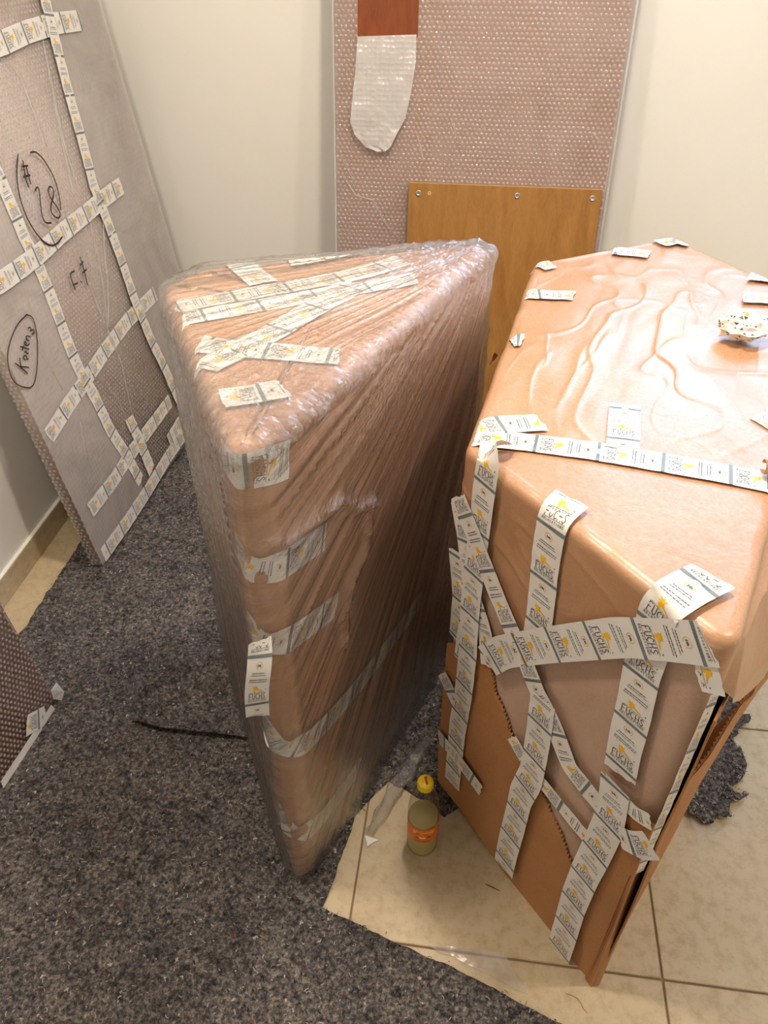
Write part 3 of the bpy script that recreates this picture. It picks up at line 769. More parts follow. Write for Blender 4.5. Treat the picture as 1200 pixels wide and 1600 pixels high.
LOWF = [(-.01, onpl(729, 770, ffront.P, ffront.N)[2]), (.05, .80)]
lowpix = [(726, 772), (745, 830), (768, 885), (790, 940), (815, 1000), (900, 1004), (1000, 1000), (1118, 1003), (1142, 1008)]
LP = sorted([((ffront.at(*p)[:2] - lf) @ dfr, ffront.at(*p)[2]) for p in lowpix])
def zlow(B, I, D):
    z = np.full(len(B), .62)
    s = (B - lf) @ dfr
    fr = I == 0
    z[fr] = np.interp(s[fr], [a for a, b in LP], [b for a, b in LP]) + .003 * noise(s[fr] * 90, 0, 0, 4)
    rr = I == 1
    z[rr] = H2 - .13 + .02 * noise(D[rr] * 18, 3, 0, 4) - .1 * np.clip(D[rr] / .3, 0, 1)
    z[I == 4] = .80
    k_ = np.ones(9) / 9; zz = np.r_[z[-4:], z, z[:4]]
    return np.convolve(zz, k_, 'valid')
V, NR, kd, I, D = prism(POLY2, 0, H2 - .012, .022, .016, .008, .004, 110, 40, zlow)
dd = np.where(kd[:, None] == 0, topdisp(V) - edge_drop(V, POLY2, .016), 0)
rampin = np.clip(1 - (np.arange(len(kd)) - 95) / 15.0, .0, 1)[:, None]
dd = np.where(kd[:, None] == 0, dd, .0014 * noise(V[..., 0] * 22, V[..., 1] * 22, V[..., 2] * 16, 51) + .0022 * np.clip(ridge(V[..., 0] * 16 + V[..., 2] * 6, V[..., 2] * 20 - V[..., 1] * 8, 0, 52), 0, 1) ** 5 * (kd[:, None] == 2))
Vp = V + NR * dd[..., None]
# on the right the paper tents outward over the loose cardboard
sr = (I == 1)[None, :] * (kd[:, None] == 2); tq = np.clip((H2 - Vp[..., 2]) / .13, 0, 1)
Vp[..., :2] += (fright.N[:2] * (np.clip(D / .15, 0, 1)[None, :] * .055 * tq * sr)[..., None])
prism_obj('kraft_paper_cover', Vp, M['kraft_gloss'], box2, False)['label'] = 'creased brown kraft paper cover'
t2 = Face((0, 0, H2 - .008), (0, 0, 1), topdisp)
t2e = Face((0, 0, H2 - .004), (0, 0, 1))
ff = Face(ffront.P + ffront.N * .004, ffront.N)
T2 = lambda pts, f=ff, **k: tape(box2, pts, f, **{'eps': .003, **k})
# cardboard sleeve --------------------------------------------------
def card(name, pix, face, thick, mat, off, parent, jag=None, extra3d=None):
    """cardboard sheet cut along pixel points on a face plane"""
    P = np.array([face.at(*p) for p in pix]) + face.N * off
    ex = unit(np.cross(A(0, 0, 1), face.N)); ey = A(0, 0, 1)
    O = P[0]; uv = np.array([[(p - O) @ ex, (p - O) @ ey] for p in P])
    dens = []
    for i in range(len(uv)):
        a, b = uv[i], uv[(i + 1) % len(uv)]; m_ = max(1, int(np.linalg.norm(b - a) / .006))
        for k in range(m_):
            q = a + (b - a) * k / m_
            if jag and i in jag: q = q + np.array([noise(q[0] * 130, q[1] * 130, 1, 3), noise(q[0] * 130, q[1] * 130, 4, 3)]) * .0028
            dens.append(q)
    nb = len(dens)
    lo, hi = np.min(dens, 0), np.max(dens, 0)
    g = [Vector((a, b)) for a in np.arange(lo[0], hi[0], .022) for b in np.arange(lo[1], hi[1], .022)]
    vo, eo, fo, *_ = delaunay_2d_cdt([Vector(q) for q in dens] + g, [(i, (i + 1) % nb) for i in range(nb)], [], 1, 1e-6)
    V2 = np.array([(v.x, v.y) for v in vo])
    W_ = O + V2[:, :1] * ex + V2[:, 1:] * ey + face.N * (.0022 * noise(V2[:, 0] * 11, V2[:, 1] * 5, 0, 61))[:, None]
    bm = bmesh.new(); vs = [bm.verts.new(p) for p in W_]
    for f in fo:
        try: bm.faces.new([vs[i] for i in f])
        except ValueError: pass
    bm.normal_update()
    for f in bm.faces:
        if f.normal.dot(Vector(face.N)) < 0: f.normal_flip()
    used = [v for v in bm.verts if not v.link_faces]
    bmesh.ops.delete(bm, geom=used, context='VERTS')
    r = bmesh.ops.extrude_face_region(bm, geom=bm.faces[:])
    for v in [q for q in r['geom'] if isinstance(q, bmesh.types.BMVert)]: v.co += Vector(face.N * thick)
    bmesh.ops.recalc_face_normals(bm, faces=bm.faces)
    me = bpy.data.meshes.new(name); bm.to_mesh(me); bm.free()
    return link(name, me, mat, parent), P
TORN = [(757, 1012), (770, 1045), (777, 1080), (790, 1108), (800, 1140), (812, 1165), (826, 1190), (842, 1222), (851, 1240), (862, 1264), (880, 1302), (890, 1335), (905, 1368)]
pix = [(701, 1004), (727, 1004)] + TORN + [(913, 1420), (922, 1540), (860, 1456), (778, 1341), (696, 1228), (688, 1216), (690, 1150)]
sl, SP_ = card('cardboard_sleeve', pix, ffront, .004, M['card'], .002, box2, set(range(2, 14)))
sl['label'] = 'torn brown corrugated cardboard sleeve'
pix = [(905, 1368), (930, 1335), (958, 1300), (985, 1268), (1008, 1276), (1030, 1284), (934, 1524), (929, 1543), (922, 1545), (915, 1440)]
s2, _ = card('cardboard_corner', pix, ffront, .004, M['card'], .007, box2, {3, 4})
# fluting exposed along the torn edge
def flute_edge(P, nrm, up_dir, parent, amp=.0022, w=.005, pitch=.008, mat='flute'):
    d = np.r_[0, np.cumsum(np.linalg.norm(np.diff(P, axis=0), axis=1))]; L = d[-1]; n = int(L / .0015)
    s = np.linspace(0, L, n); C = np.stack([np.interp(s, d, P[:, k]) for k in range(3)], 1)
    C = C + nrm * (amp * np.sin(2 * math.pi * s / pitch))[:, None]
    wv = w * (.7 + .6 * np.abs(noise(s * 60, 0, 0, 77)))
    a, b = C + np.array(up_dir) * wv[:, None] * .9, C - np.array(up_dir) * .004
    V = np.concatenate([a, b]); Q = [(i, i + 1, n + i + 1, n + i) for i in range(n - 1)]
    return mesh('torn_fluting', V, Q, M[mat], parent, True)
tp = np.array([ffront.at(*p) for p in TORN]) + ffront.N * .004
flute_edge(tp, ffront.N, unit(dfr[0] * A(1, 0, 0) + dfr[1] * A(0, 1, 0) + A(0, 0, .8)), box2)
# right-hand flap of the sleeve, standing off the cabinet
rdir = unit(rt - nr); fN = fright.N; fO = np.array([nr[0], nr[1], 0])
topx = [(1030, 1287), (1048, 1258), (1065, 1228), (1088, 1200), (1107, 1176), (1116, 1160), (1125, 1146), (1138, 1124), (1150, 1106), (1163, 1090), (1177, 1074), (1190, 1054), (1206, 1034), (1240, 1000), (1275, 960)]
zf_ = .415
TP3 = np.array([onz(*p, zf_ + .01 * i) for i, p in enumerate(topx)])
ds_ = np.r_[0, np.cumsum(np.linalg.norm(np.diff(TP3, axis=0), axis=1))]
s_ = np.linspace(0, ds_[-1], 150); TPI = np.stack([np.interp(s_, ds_, TP3[:, k]) for k in range(3)], 1)
TPI[:, 2] += .004 * noise(s_ * 120, 0, 0, 9) + .006 * noise(s_ * 34, 0, 0, 10)
V = []; rows = 14
for i, s0 in enumerate(s_):
    B0 = fO + A(rdir[0], rdir[1], 0) * (s0 * 1.05) + fN * (.006 + .02 * np.clip(s0 / .3, 0, 1)) + A(0, 0, .004)
    for q in range(rows + 1):
        t_ = q / rows; V.append(B0 + (TPI[i] - B0) * t_ + fN * (.010 * math.sin(math.pi * t_) * np.clip(s0 / .1, 0, 1)) + fN * .003)
nlead = 6; lead = []
c_o = fO + ffront.N * .011 - A(dfr[0], dfr[1], 0) * .006
for i in range(nlead):
    w_ = i / nlead
    for q in range(rows + 1):
        a_ = c_o + A(0, 0, .004 + (TPI[0][2] - .004) * q / rows); b_ = V[q]
        lead.append(a_ * (1 - w_) + b_ * w_ + unit(ffront.N + fN) * .004 * math.sin(math.pi * w_))
V = np.array(lead + V); s_ = np.r_[np.linspace(-.02, -.003, nlead), s_]; n = len(s_)
Q = [(i * (rows + 1) + j, (i + 1) * (rows + 1) + j, (i + 1) * (rows + 1) + j + 1, i * (rows + 1) + j + 1) for i in range(n - 1) for j in range(rows)]
Vi = V - fN * .0045
off = len(V)
Q2 = [(off + a, off + d, off + c, off + b) for a, b, c, d in Q]
rim = [((i) * (rows + 1) + rows, (i + 1) * (rows + 1) + rows, off + (i + 1) * (rows + 1) + rows, off + i * (rows + 1) + rows) for i in range(n - 1)]
fl_o = mesh('cardboard_flap', np.concatenate([V, Vi]), Q + Q2 + rim, [M['card'], M['card_in']], box2)
fl_o.data.polygons.foreach_set('material_index', [0] * len(Q) + [1] * len(Q2) + [1] * len(rim))
fl_o['label'] = 'loose cardboard flap with torn fluted edge'
TE = V.reshape(n, rows + 1, 3)[:, rows]
iv = []; ss = np.linspace(.012, .8, 40)
for s0 in ss:
    for q in range(9):
        z0 = .03 + (.80 - .03) * q / 8; o_ = .006 + .046 * min(1, s0 / .28) * (z0 / .8) ** .7 + .003 * float(noise(s0 * 14, q * .6, 0, 5))
        iv.append(fO + A(rdir[0], rdir[1], 0) * s0 + fN * o_ + A(0, 0, z0))
io = mesh('inner_cardboard_sheet', iv, [(i * 9 + j, (i + 1) * 9 + j, (i + 1) * 9 + j + 1, i * 9 + j + 1) for i in range(39) for j in range(8)], M['card_in'], box2)
md = io.modifiers.new('thickness', 'SOLIDIFY'); md.thickness = .003
flute_edge(TE[4:] - fN * .0022, fN, A(0, 0, 1), box2, .0022, .007, .010)
# torn outer liner curling off the flap
lin_v = []
for i in range(0, n):
    s0 = s_[i]; e = TE[i]; hgt = .007 + .014 * max(0, float(noise(s0 * 26, 1, 0, 14)))
    lin_v += [e - A(0, 0, .012) + fN * .0012, e + A(0, 0, hgt * .5) + fN * (.002 + .004 * max(0, float(noise(s0 * 40, 2, 0, 15))))]
mesh('torn_liner', lin_v, [(2 * i, 2 * i + 2, 2 * i + 3, 2 * i + 1) for i in range(n - 1)], M['card'], box2)
# tapes ----------------------------------------------------------------
tt = lambda pts, **k: T2(pts, t2, **{'eps': .003, **k})
tt([(742, 684), (820, 692), (880, 701), (968, 715), (1060, 731), (1160, 749), (1215, 760), (1262, 772)], phase=.15, flip=True)
tt([(744, 672), (790, 664), (847, 662)], phase=.5)
tt([(976, 636), (974, 665), (972, 705)], phase=.2)
tt([(818, 461), (850, 462), (896, 465)], phase=.4)
tt([(798, 536), (806, 535), (816, 537)], phase=.2)
tt([(840, 419), (850, 416), (862, 414)], phase=.7)
tt([(958, 394), (985, 396), (1014, 400)], phase=.1)
tt([(1030, 384), (1052, 381), (1076, 384)], phase=.6)
tt([(1168, 437), (1195, 440), (1220, 443)], phase=.3)
tt([(1160, 470), (1190, 472), (1232, 478)], phase=.8)
tt([(1190, 668), (1215, 655), (1250, 640)], phase=.5)
tt([(1092, 556), (1130, 580), (1170, 630), (1225, 700)], mat='clear_tape', prt=False, name='clear_tape', width=.06)
tt([(1108, 672), (1140, 692), (1185, 722)], mat='clear_tape', prt=False, name='clear_tape', width=.05)
tt([(1150, 600), (1190, 610), (1240, 640)], mat='clear_tape', prt=False, name='clear_tape', width=.07)
T2([(778, 700, t2e), (770, 718), (762, 768), (757, 810), (748, 880), (740, 950), (737, 1012), (730, 1075), (720, 1134), (714, 1190), (711, 1222)], phase=.05, eps=.007)
T2([(724, 772), (750, 836), (766, 878), (785, 927), (811, 988), (832, 1035), (846, 1073), (868, 1113), (882, 1151), (896, 1190), (917, 1217), (938, 1244), (960, 1268)], phase=.4, eps=.010, width=.045)
T2([(893, 783, t2e), (878, 795, t2e), (866, 815), (862, 838), (857, 866), (852, 915), (846, 967), (841, 996)], phase=.62, width=.055)
T2([(1112, 905, t2e), (1080, 920, t2e), (1046, 940, t2e), (1032, 962), (1022, 1000), (1007, 1045), (995, 1105), (982, 1155), (972, 1207)], phase=.3, width=.058)
T2([(770, 1028), (794, 1014), (856, 1004), (917, 997), (979, 990), (1053, 994), (1118, 1000)], phase=.2, eps=.009, width=.058, flip=True)
T2([(1096, 1046), (1116, 1050), (1134, 1054)], phase=.6, flip=True, eps=.005)
fr2 = Face(fright.P + fright.N * .003, fright.N)
z_ = lambda p, z: A(p[0], p[1], z)
edgeN = unit(ffront.N + fright.N * 1.6)
ein = z_(nr, 0) - edgeN * .010 + A(0, 0, 0)
T2([(ein + A(0, 0, .86), edgeN), (ein + A(0, 0, .7), edgeN), (ein + A(0, 0, .42), edgeN)], None, phase=.3, width=.016, eps=.002)
# left edge cluster
T2([(724, 786), (735, 850), (742, 920), (735, 985), (727, 1035)], phase=.75, eps=.003, width=.05)
T2([(716, 860), (722, 940), (716, 1000)], phase=.15, eps=.004, width=.045)
T2([(745, 930), (762, 985), (766, 1040)], phase=.3, eps=.005, width=.04)
T2([(695, 1050), (706, 1070), (718, 1098)], phase=.45, eps=.0075, width=.04)
T2([(692, 1148), (710, 1168), (727, 1190), (757, 1232)], phase=.25, eps=.009, width=.042)
T2([(806, 1148), (824, 1180), (842, 1204), (877, 1248), (898, 1274), (934, 1316)], phase=.5, eps=.0085, width=.036)
T2([(858, 1086), (853, 1125), (846, 1170), (838, 1208), (822, 1238), (813, 1277), (803, 1312), (794, 1352)], phase=.7, eps=.0115, width=.055)
T2([(972, 1218), (968, 1250), (962, 1278), (943, 1320), (924, 1357), (906, 1400), (891, 1450), (877, 1494)], phase=.1, eps=.0125, width=.055)
T2([(956, 1214), (975, 1232), (998, 1262), (1026, 1278)], phase=.35, eps=.010, width=.03, prt=True)
T2([(980, 1298), (1005, 1312), (1030, 1312)], phase=.55, eps=.0135, width=.045, flip=True)
# crumpled ball of used tape and other scraps are things of their own, further down

# ------------------------------------------------------------------ bubble wrap
def domes(name, O, ex, ey, nz, w, h, pitch, rad, hgt, mat, parent, skip=None, base=.0006, jit=.15, seed=0):
    """joined bubbles of a sheet of bubble wrap lying in the plane O, ex, ey"""
    rg = np.random.RandomState(seed); pts = []
    row = 0; y = pitch
    C = []
    while y < h - pitch * .5:
        xs = np.arange(pitch * (1 if row % 2 else .5), w - pitch * .4, pitch); C.append(np.c_[xs, np.full(len(xs), y)]); y += pitch * .866; row += 1
    C = np.concatenate(C)
    if skip is not None: C = C[~skip(C[:, 0], C[:, 1])]
    n = len(C); hh = hgt * (1 + rg.uniform(-jit * 2, jit, n)); C = C + rg.uniform(-jit, jit, C.shape) * pitch * .3
    a = np.arange(6) * math.pi / 3
    loc = [np.zeros((n, 6, 3)), np.zeros((n, 6, 3)), np.zeros((n, 1, 3))]
    loc[0][:, :, 0] = C[:, :1] + rad * np.cos(a); loc[0][:, :, 1] = C[:, 1:] + rad * np.sin(a); loc[0][:, :, 2] = base
    loc[1][:, :, 0] = C[:, :1] + rad * .72 * np.cos(a); loc[1][:, :, 1] = C[:, 1:] + rad * .72 * np.sin(a); loc[1][:, :, 2] = base + hh[:, None] * .72
    loc[2][:, 0, 0] = C[:, 0]; loc[2][:, 0, 1] = C[:, 1]; loc[2][:, 0, 2] = base + hh
    Lc = np.concatenate(loc, 1); V = O + Lc[..., :1] * ex + Lc[..., 1:2] * ey + Lc[..., 2:] * nz
    f = []
    for k in range(6):
        k1 = (k + 1) % 6; f += [(k, k1, 6 + k1), (k, 6 + k1, 6 + k), (6 + k, 6 + k1, 12)]
    f = np.array(f); Fc = (f[None] + np.arange(n)[:, None, None] * 13).reshape(-1, 3)
    me = bpy.data.meshes.new(name); me.vertices.add(n * 13); me.vertices.foreach_set('co', V.reshape(-1))
    m_ = len(Fc); me.loops.add(m_ * 3); me.loops.foreach_set('vertex_index', Fc.reshape(-1).astype(np.int32))
    me.polygons.add(m_); me.polygons.foreach_set('loop_start', np.arange(0, m_ * 3, 3, dtype=np.int32)); me.polygons.foreach_set('loop_total', np.full(m_, 3, dtype=np.int32))
    me.update(); me.validate()
    o = link(name, me, mat, parent, True); o['kind'] = 'stuff'
    return o
def strokes(parent, pix, face, w, eps, mat='marker', name='handwriting'):
    pv, pf = [], []
    for line in pix:
        P = np.array([face.at(*p) for p in line])
        # round the polyline
        for _ in range(2):
            if len(P) > 2:
                q = [P[0]]
                for a, b in zip(P[:-1], P[1:]): q += [a * .75 + b * .25, a * .25 + b * .75]
                q.append(P[-1]); P = np.array(q)
        T = np.gradient(P, axis=0); T /= np.linalg.norm(T, axis=1)[:, None] + 1e-9
        X = np.cross(face.N, T); i0 = len(pv)
        for p, x_ in zip(P, X): pv += [p + face.N * eps + x_ * w / 2, p + face.N * eps - x_ * w / 2]
        pf += [(i0 + 2 * i, i0 + 2 * i + 1, i0 + 2 * i + 3, i0 + 2 * i + 2) for i in range(len(P) - 1)]
    return mesh(name, pv, pf, M[mat], parent)
def grid_sheet(name, O, ex, ey, nz, rects, mat, parent, amp=.0015, seed=0, ds=.02, freq=9):
    V, Q = [], []
    for (x0, y0, x1, y1) in rects:
        nx, ny = max(1, int((x1 - x0) / ds)), max(1, int((y1 - y0) / ds)); i0 = len(V)
        for i in range(nx + 1):
            for j in range(ny + 1):
                a, b = x0 + (x1 - x0) * i / nx, y0 + (y1 - y0) * j / ny
                V.append(O + ex * a + ey * b + nz * (amp * float(noise(a * freq, b * freq, 0, seed))))
        Q += [(i0 + i * (ny + 1) + j, i0 + (i + 1) * (ny + 1) + j, i0 + (i + 1) * (ny + 1) + j + 1, i0 + i * (ny + 1) + j + 1) for i in range(nx) for j in range(ny)]
    return mesh(name, V, Q, mat, parent, True)

# ---- big wrapped board leaning on the left wall
a0 = onz(160, 886, .012); a1 = onz(296, 691, .012); ydir = unit((a1 - a0) * A(1, 1, 0)); LW = 1.0
LEAN = math.radians(7.5); out = np.array([ydir[1], -ydir[0], 0])      # out of the wall
up_l = unit(A(0, 0, 1) * math.cos(LEAN) - out * math.sin(LEAN)); nrm_l = np.cross(ydir, up_l); nrm_l = nrm_l if nrm_l @ out > 0 else -nrm_l
pL = empty('wrapped_board')
tag(pL, 'large bubble-wrapped board marked #28 in pen, leaning on left wall', 'wrapped board')
HL = 1.45
frame_box('board', a0, ydir, up_l, nrm_l, (0.004, .004, -.034), (LW - .004, HL - .004, -.006), M['board'], pL, .004)
ex_ = frame_box('bubble_wrap', a0, ydir, up_l, nrm_l, (0, 0, -.038), (LW, HL, -.002), M['bub_white'], pL, .006, True)
domes('bubbles', a0, ydir, up_l, nrm_l, LW, HL, .0135, .0054, .0013, M['dome_white'], pL, None, -.0022, .2, 3)
# second layer of wrap outside the two long tapes
lu = lambda x, y: ((onpl(x, y, a0, nrm_l) - a0) @ ydir, (onpl(x, y, a0, nrm_l) - a0) @ up_l)
def outer_layer(path, edge, seed):
    P = np.array([lu(*p) for p in path]); P = P[np.argsort(P[:, 1])]; P = P[np.r_[True, np.diff(P[:, 1]) > .004]]
    vs_ = np.linspace(.004, HL - .004, 90); us_ = np.interp(vs_, P[:, 1], P[:, 0]); Vv = []
    for v, u in zip(vs_, us_):
        u = min(max(u, .004), LW - .004)
        for q in np.linspace(0, 1, 16):
            uu = u + (edge - u) * q; Vv.append(a0 + ydir * uu + up_l * v + nrm_l * (.0012 + .001 * float(noise(uu * 12, v * 12, 0, seed))))
    mesh('bubble_wrap_layer', Vv, [(i * 16 + j, (i + 1) * 16 + j, (i + 1) * 16 + j + 1, i * 16 + j + 1) for i in range(89) for j in range(15)], M['bub_layer'], pL, True)
outer_layer([(54, -60), (67, 0), (80, 50), (100, 130), (127, 227), (143, 290), (160, 333), (180, 387), (207, 467), (233, 530), (257, 580), (283, 640)], LW - .003, 3)
outer_layer([(-24, 235), (0, 282), (20, 330), (37, 372), (60, 418), (80, 467), (103, 530), (120, 573), (147, 620), (170, 670), (197, 712), (219, 752)], .003, 4)
# bubbles along the near edge of the board
domes('edge_bubbles', a0 - nrm_l * .038, nrm_l, up_l, -ydir, .034, HL, .0135, .0050, .0018, M['dome_pink'], pL, None, 0, .2, 4)
LFc = Face(a0, nrm_l)
tl = lambda pts, **k: tape(pL, pts, LFc, **{'eps': .002, 'wr': .0012, **k})
tl([(-60, 88), (0, 68), (40, 50), (83, 37), (123, 32)], phase=.1, flip=True)
tl([(54, -60), (67, 0), (80, 50), (100, 130), (127, 227), (143, 290), (160, 333), (180, 387), (207, 467), (233, 530), (257, 580), (283, 640)], phase=.3, width=.046, eps=.003)
tl([(-50, 466), (0, 440), (33, 416), (57, 398), (93, 365), (133, 333), (157, 312), (187, 290)], phase=.6, flip=True)
tl([(-24, 235), (0, 282), (20, 330), (37, 372), (60, 418), (80, 467), (103, 530), (120, 573), (147, 620), (170, 670), (197, 712), (219, 752)], phase=.8, width=.046, eps=.003)
tl([(75, 682), (110, 627), (140, 583), (167, 543), (197, 503), (217, 483), (242, 458)], phase=.2, flip=True)
tl([(140, 798), (177, 750), (197, 717), (227, 677), (265, 625)], phase=.45, flip=True)
tl([(160, 868), (200, 812), (230, 766), (260, 716), (293, 668)], phase=.05, flip=True)
tl([(200, 652), (217, 690), (236, 736)], phase=.55)
tl([(228, 782), (215, 760), (262, 690), (280, 660)][2:], phase=.3)
c3 = lambda L, oy=0: [(x / 3, y / 3 + oy) for x, y in L]
HW = [c3([(70, 725), (62, 820), (75, 920), (105, 1010), (150, 1090), (200, 1145), (245, 1155), (280, 1110)]),
      c3([(128, 718), (150, 710), (190, 745), (240, 830), (265, 920), (272, 985)]),
      c3([(92, 752), (100, 800), (104, 835), (120, 880)]), c3([(108, 775), (118, 820), (131, 866)]), c3([(88, 782), (118, 778)]), c3([(94, 832), (128, 822)]),
      c3([(150, 895), (160, 874), (170, 892), (176, 960), (184, 1020), (200, 1048), (228, 1046)]),
      c3([(238, 915), (236, 885), (220, 872), (210, 892), (222, 930), (258, 975), (272, 1010), (258, 1028), (230, 1005), (222, 975), (238, 915)]),
      c3([(337, 1270), (312, 1284), (326, 1322), (340, 1362)]), c3([(330, 1338), (352, 1326)]), c3([(364, 1318), (372, 1326)]),
      c3([(362, 1206), (380, 1262), (398, 1338)]), c3([(362, 1246), (378, 1226)]), c3([(374, 1280), (394, 1262)])]
strokes(pL, HW, LFc, .0048, .0090)['label'] = 'pen marking #28 in an open loop'
k2 = lambda L: c3(L, 400)
KW = [k2([(120, 272), (72, 318), (32, 415), (24, 500), (50, 590), (100, 617), (150, 618), (168, 520), (168, 400), (155, 312), (138, 280), (112, 276)]),
      k2([(62, 502), (92, 524), (122, 552)]), k2([(84, 478), (88, 512), (90, 524)]), k2([(90, 520), (112, 520), (128, 524)]),          # K
      k2([(112, 488), (100, 482), (104, 466), (118, 470), (116, 488), (126, 480)]),                                                   # a
      k2([(106, 452), (114, 446), (118, 460), (126, 454)]),                                                                          # s
      k2([(86, 424), (108, 432), (128, 438)]), k2([(96, 444), (102, 420)]),                                                          # t
      k2([(116, 414), (112, 402), (104, 404), (108, 418), (124, 420), (130, 408)]),                                                  # e
      k2([(112, 392), (130, 398)]), k2([(120, 394), (112, 380), (118, 374), (136, 380)]),                                            # n
      k2([(122, 340), (132, 332), (138, 344), (134, 354)]), k2([(136, 350), (150, 344), (152, 362), (140, 368)])]                     # 3
strokes(pL, KW, LFc, .0034, .0055)['label'] = 'pen marking Kasten 3 in a loop'
# creases of the outer film on the board
def crease(parent, pts, face, w, mat, name='film_crease', hgt=.004, eps=.003, seed=0):
    P = np.array([face.at(*p) for p in pts]); d = np.r_[0, np.cumsum(np.linalg.norm(np.diff(P, axis=0), axis=1))]
    n = int(d[-1] / .005) + 2; s = np.linspace(0, d[-1], n); C = np.stack([np.interp(s, d, P[:, k]) for k in range(3)], 1)
    T = np.gradient(C, axis=0); T /= np.linalg.norm(T, axis=1)[:, None]; X = np.cross(face.N, T)
    ww = w * (.35 + .65 * np.abs(noise(s * 30, seed, 0, 5))) * np.sin(np.linspace(.12, math.pi - .12, n))
    C = C + X * (.004 * noise(s * 9, seed, 0, 6))[:, None]
    V = np.stack([C - X * ww[:, None] / 2 + face.N * eps, C + face.N * (eps + hgt * (.5 + .5 * np.abs(noise(s * 70, seed, 2, 7))))[:, None], C + X * ww[:, None] / 2 + face.N * eps], 1)
    Q = [(i * 3 + j, i * 3 + j + 1, i * 3 + j + 4, i * 3 + j + 3) for i in range(n - 1) for j in range(2)]
    return mesh(name, V.reshape(-1, 3), Q, mat, parent, True)
for i, (pts, w) in enumerate([([(64, 62), (80, 140), (96, 215), (112, 300), (126, 330)], .02), ([(82, 150), (104, 240), (128, 310)], .008), ([(138, 345), (152, 400), (160, 450), (166, 515)], .018), ([(160, 340), (166, 430), (168, 510)], .008),
                              ([(0, 90), (30, 120), (52, 180), (72, 245)], .010), ([(112, 385), (140, 450), (166, 515), (190, 570), (206, 650)], .012), ([(150, 590), (182, 620), (204, 670)], .012), ([(210, 480), (245, 560), (262, 610)], .008), ([(40, 470), (70, 560), (95, 610)], .006), ([(120, 640), (130, 690), (136, 720)], .008)]):
    crease(pL, pts, LFc, w, M['bub_clear'], seed=i)

# ---- wrapped board standing closer, cut by the frame
b0 = onz(90, 1092, .012); b1 = onz(0, 1235, .012); yd = unit((b0 - b1) * A(1, 1, 0)); SW = .62
Ob = b0 - yd * SW; outb = np.array([yd[1], -yd[0], 0]); LN = math.radians(6.5)
up_s = unit(A(0, 0, 1) * math.cos(LN) - outb * math.sin(LN)); nr_s = outb * math.cos(LN) + A(0, 0, 1) * math.sin(LN)
pS = empty('wrapped_door')
tag(pS, 'pinkish bubble-wrapped panel with one tape label near its lower corner', 'wrapped board')
HS = 2.12
frame_box('door', Ob, yd, up_s, nr_s, (.004, .004, -.034), (SW - .004, HS - .004, -.006), M['door'], pS, .003)
frame_box('bubble_wrap', Ob, yd, up_s, nr_s, (0, 0, -.038), (SW, HS, -.002), M['bub_pink'], pS, .005, True)
domes('bubbles', Ob, yd, up_s, nr_s, SW, 1.2, .0135, .0042, .0016, M['dome_pink'], pS, None, -.0022, .15, 5)
SFc = Face(Ob, nr_s)
tape(pS, [(38, 1134), (52, 1126), (64, 1140)][:2] + [(68, 1117)], SFc, width=.05, phase=.5, eps=.004)
tape(pS, [(80, 1104), (50, 1150), (0, 1226)], SFc, width=.022, phase=.2, eps=.003, prt=False)
mesh('torn_wrap', [SFc.at(86, 1066) + nr_s * .004, SFc.at(92, 1080) + nr_s * .016, SFc.at(90, 1094) + nr_s * .012, SFc.at(82, 1092) + nr_s * .003, SFc.at(77, 1078) + nr_s * .004], [(0, 1, 4), (1, 2, 3), (1, 3, 4)], M['bub_flap'], pS)

# ---- tall bubble-wrapped door leaning on the back wall
LB = math.radians(7.6); up_b = A(0, math.sin(LB), math.cos(LB)); nb_ = A(0, -math.cos(LB), math.sin(LB)); exb = A(1, 0, 0)
Obk = A(-.478, 2.40, .004); BW, BH = .842, 2.03
pB = empty('wrapped_cabinet_door')
tag(pB, 'tall bubble-wrapped reddish cabinet door leaning on back wall, wrap slit open', 'wrapped board')
BFc = Face(Obk, nb_)
lx = lambda x, y: ((BFc.at(x, y) - Obk) @ exb, (BFc.at(x, y) - Obk) @ up_b)
hx0, hy0 = lx(559, 57); hx1, _ = lx(651, 55)
frame_box('door', Obk, exb, up_b, nb_, (.006, .004, -.034), (BW - .006, BH - .004, -.005), M['door'], pB, .002)
frame_box('bare_veneer', Obk, exb, up_b, nb_, (hx0 - .012, hy0 - .03, -.0055), (hx1 + .012, BH - .006, -.0015), M['cherry'], pB)['label'] = 'bare reddish cherry veneer'
sx0, _ = lx(648, 200); sx1, _ = lx(676, 200)
grid_sheet('bubble_wrap', Obk + nb_ * .001, exb, up_b, nb_, [(0, 0, hx0, BH), (hx0, 0, sx0, hy0)], M['bub_pink'], pB, .0014, 2)
grid_sheet('bubble_wrap_seam', Obk + nb_ * .0012, exb, up_b, nb_, [(sx0, 0, sx1, BH)], M['bub_single'], pB, .001, 3)
grid_sheet('bubble_wrap', Obk + nb_ * .0014, exb, up_b, nb_, [(sx1, 0, BW, BH)], M['bub_pink'], pB, .0016, 4)
for xx, dxx in ((0, -1), (BW, 1)):
    frame_box('wrap_edge', Obk, exb, up_b, nb_, (min(xx, xx + dxx * .006), 0, -.036), (max(xx, xx + dxx * .006), BH, .001), M['bub_flap'], pB, .002)
domes('bubbles', Obk, exb, up_b, nb_, BW, 1.72, .0142, .0054, .0024, M['dome_pink'], pB, lambda a, b: ((a > hx0 - .006) & (a < hx1 + .006) & (b > hy0 - .006)) | ((a < .62) & (b < .15)), .0014, .2, 8)
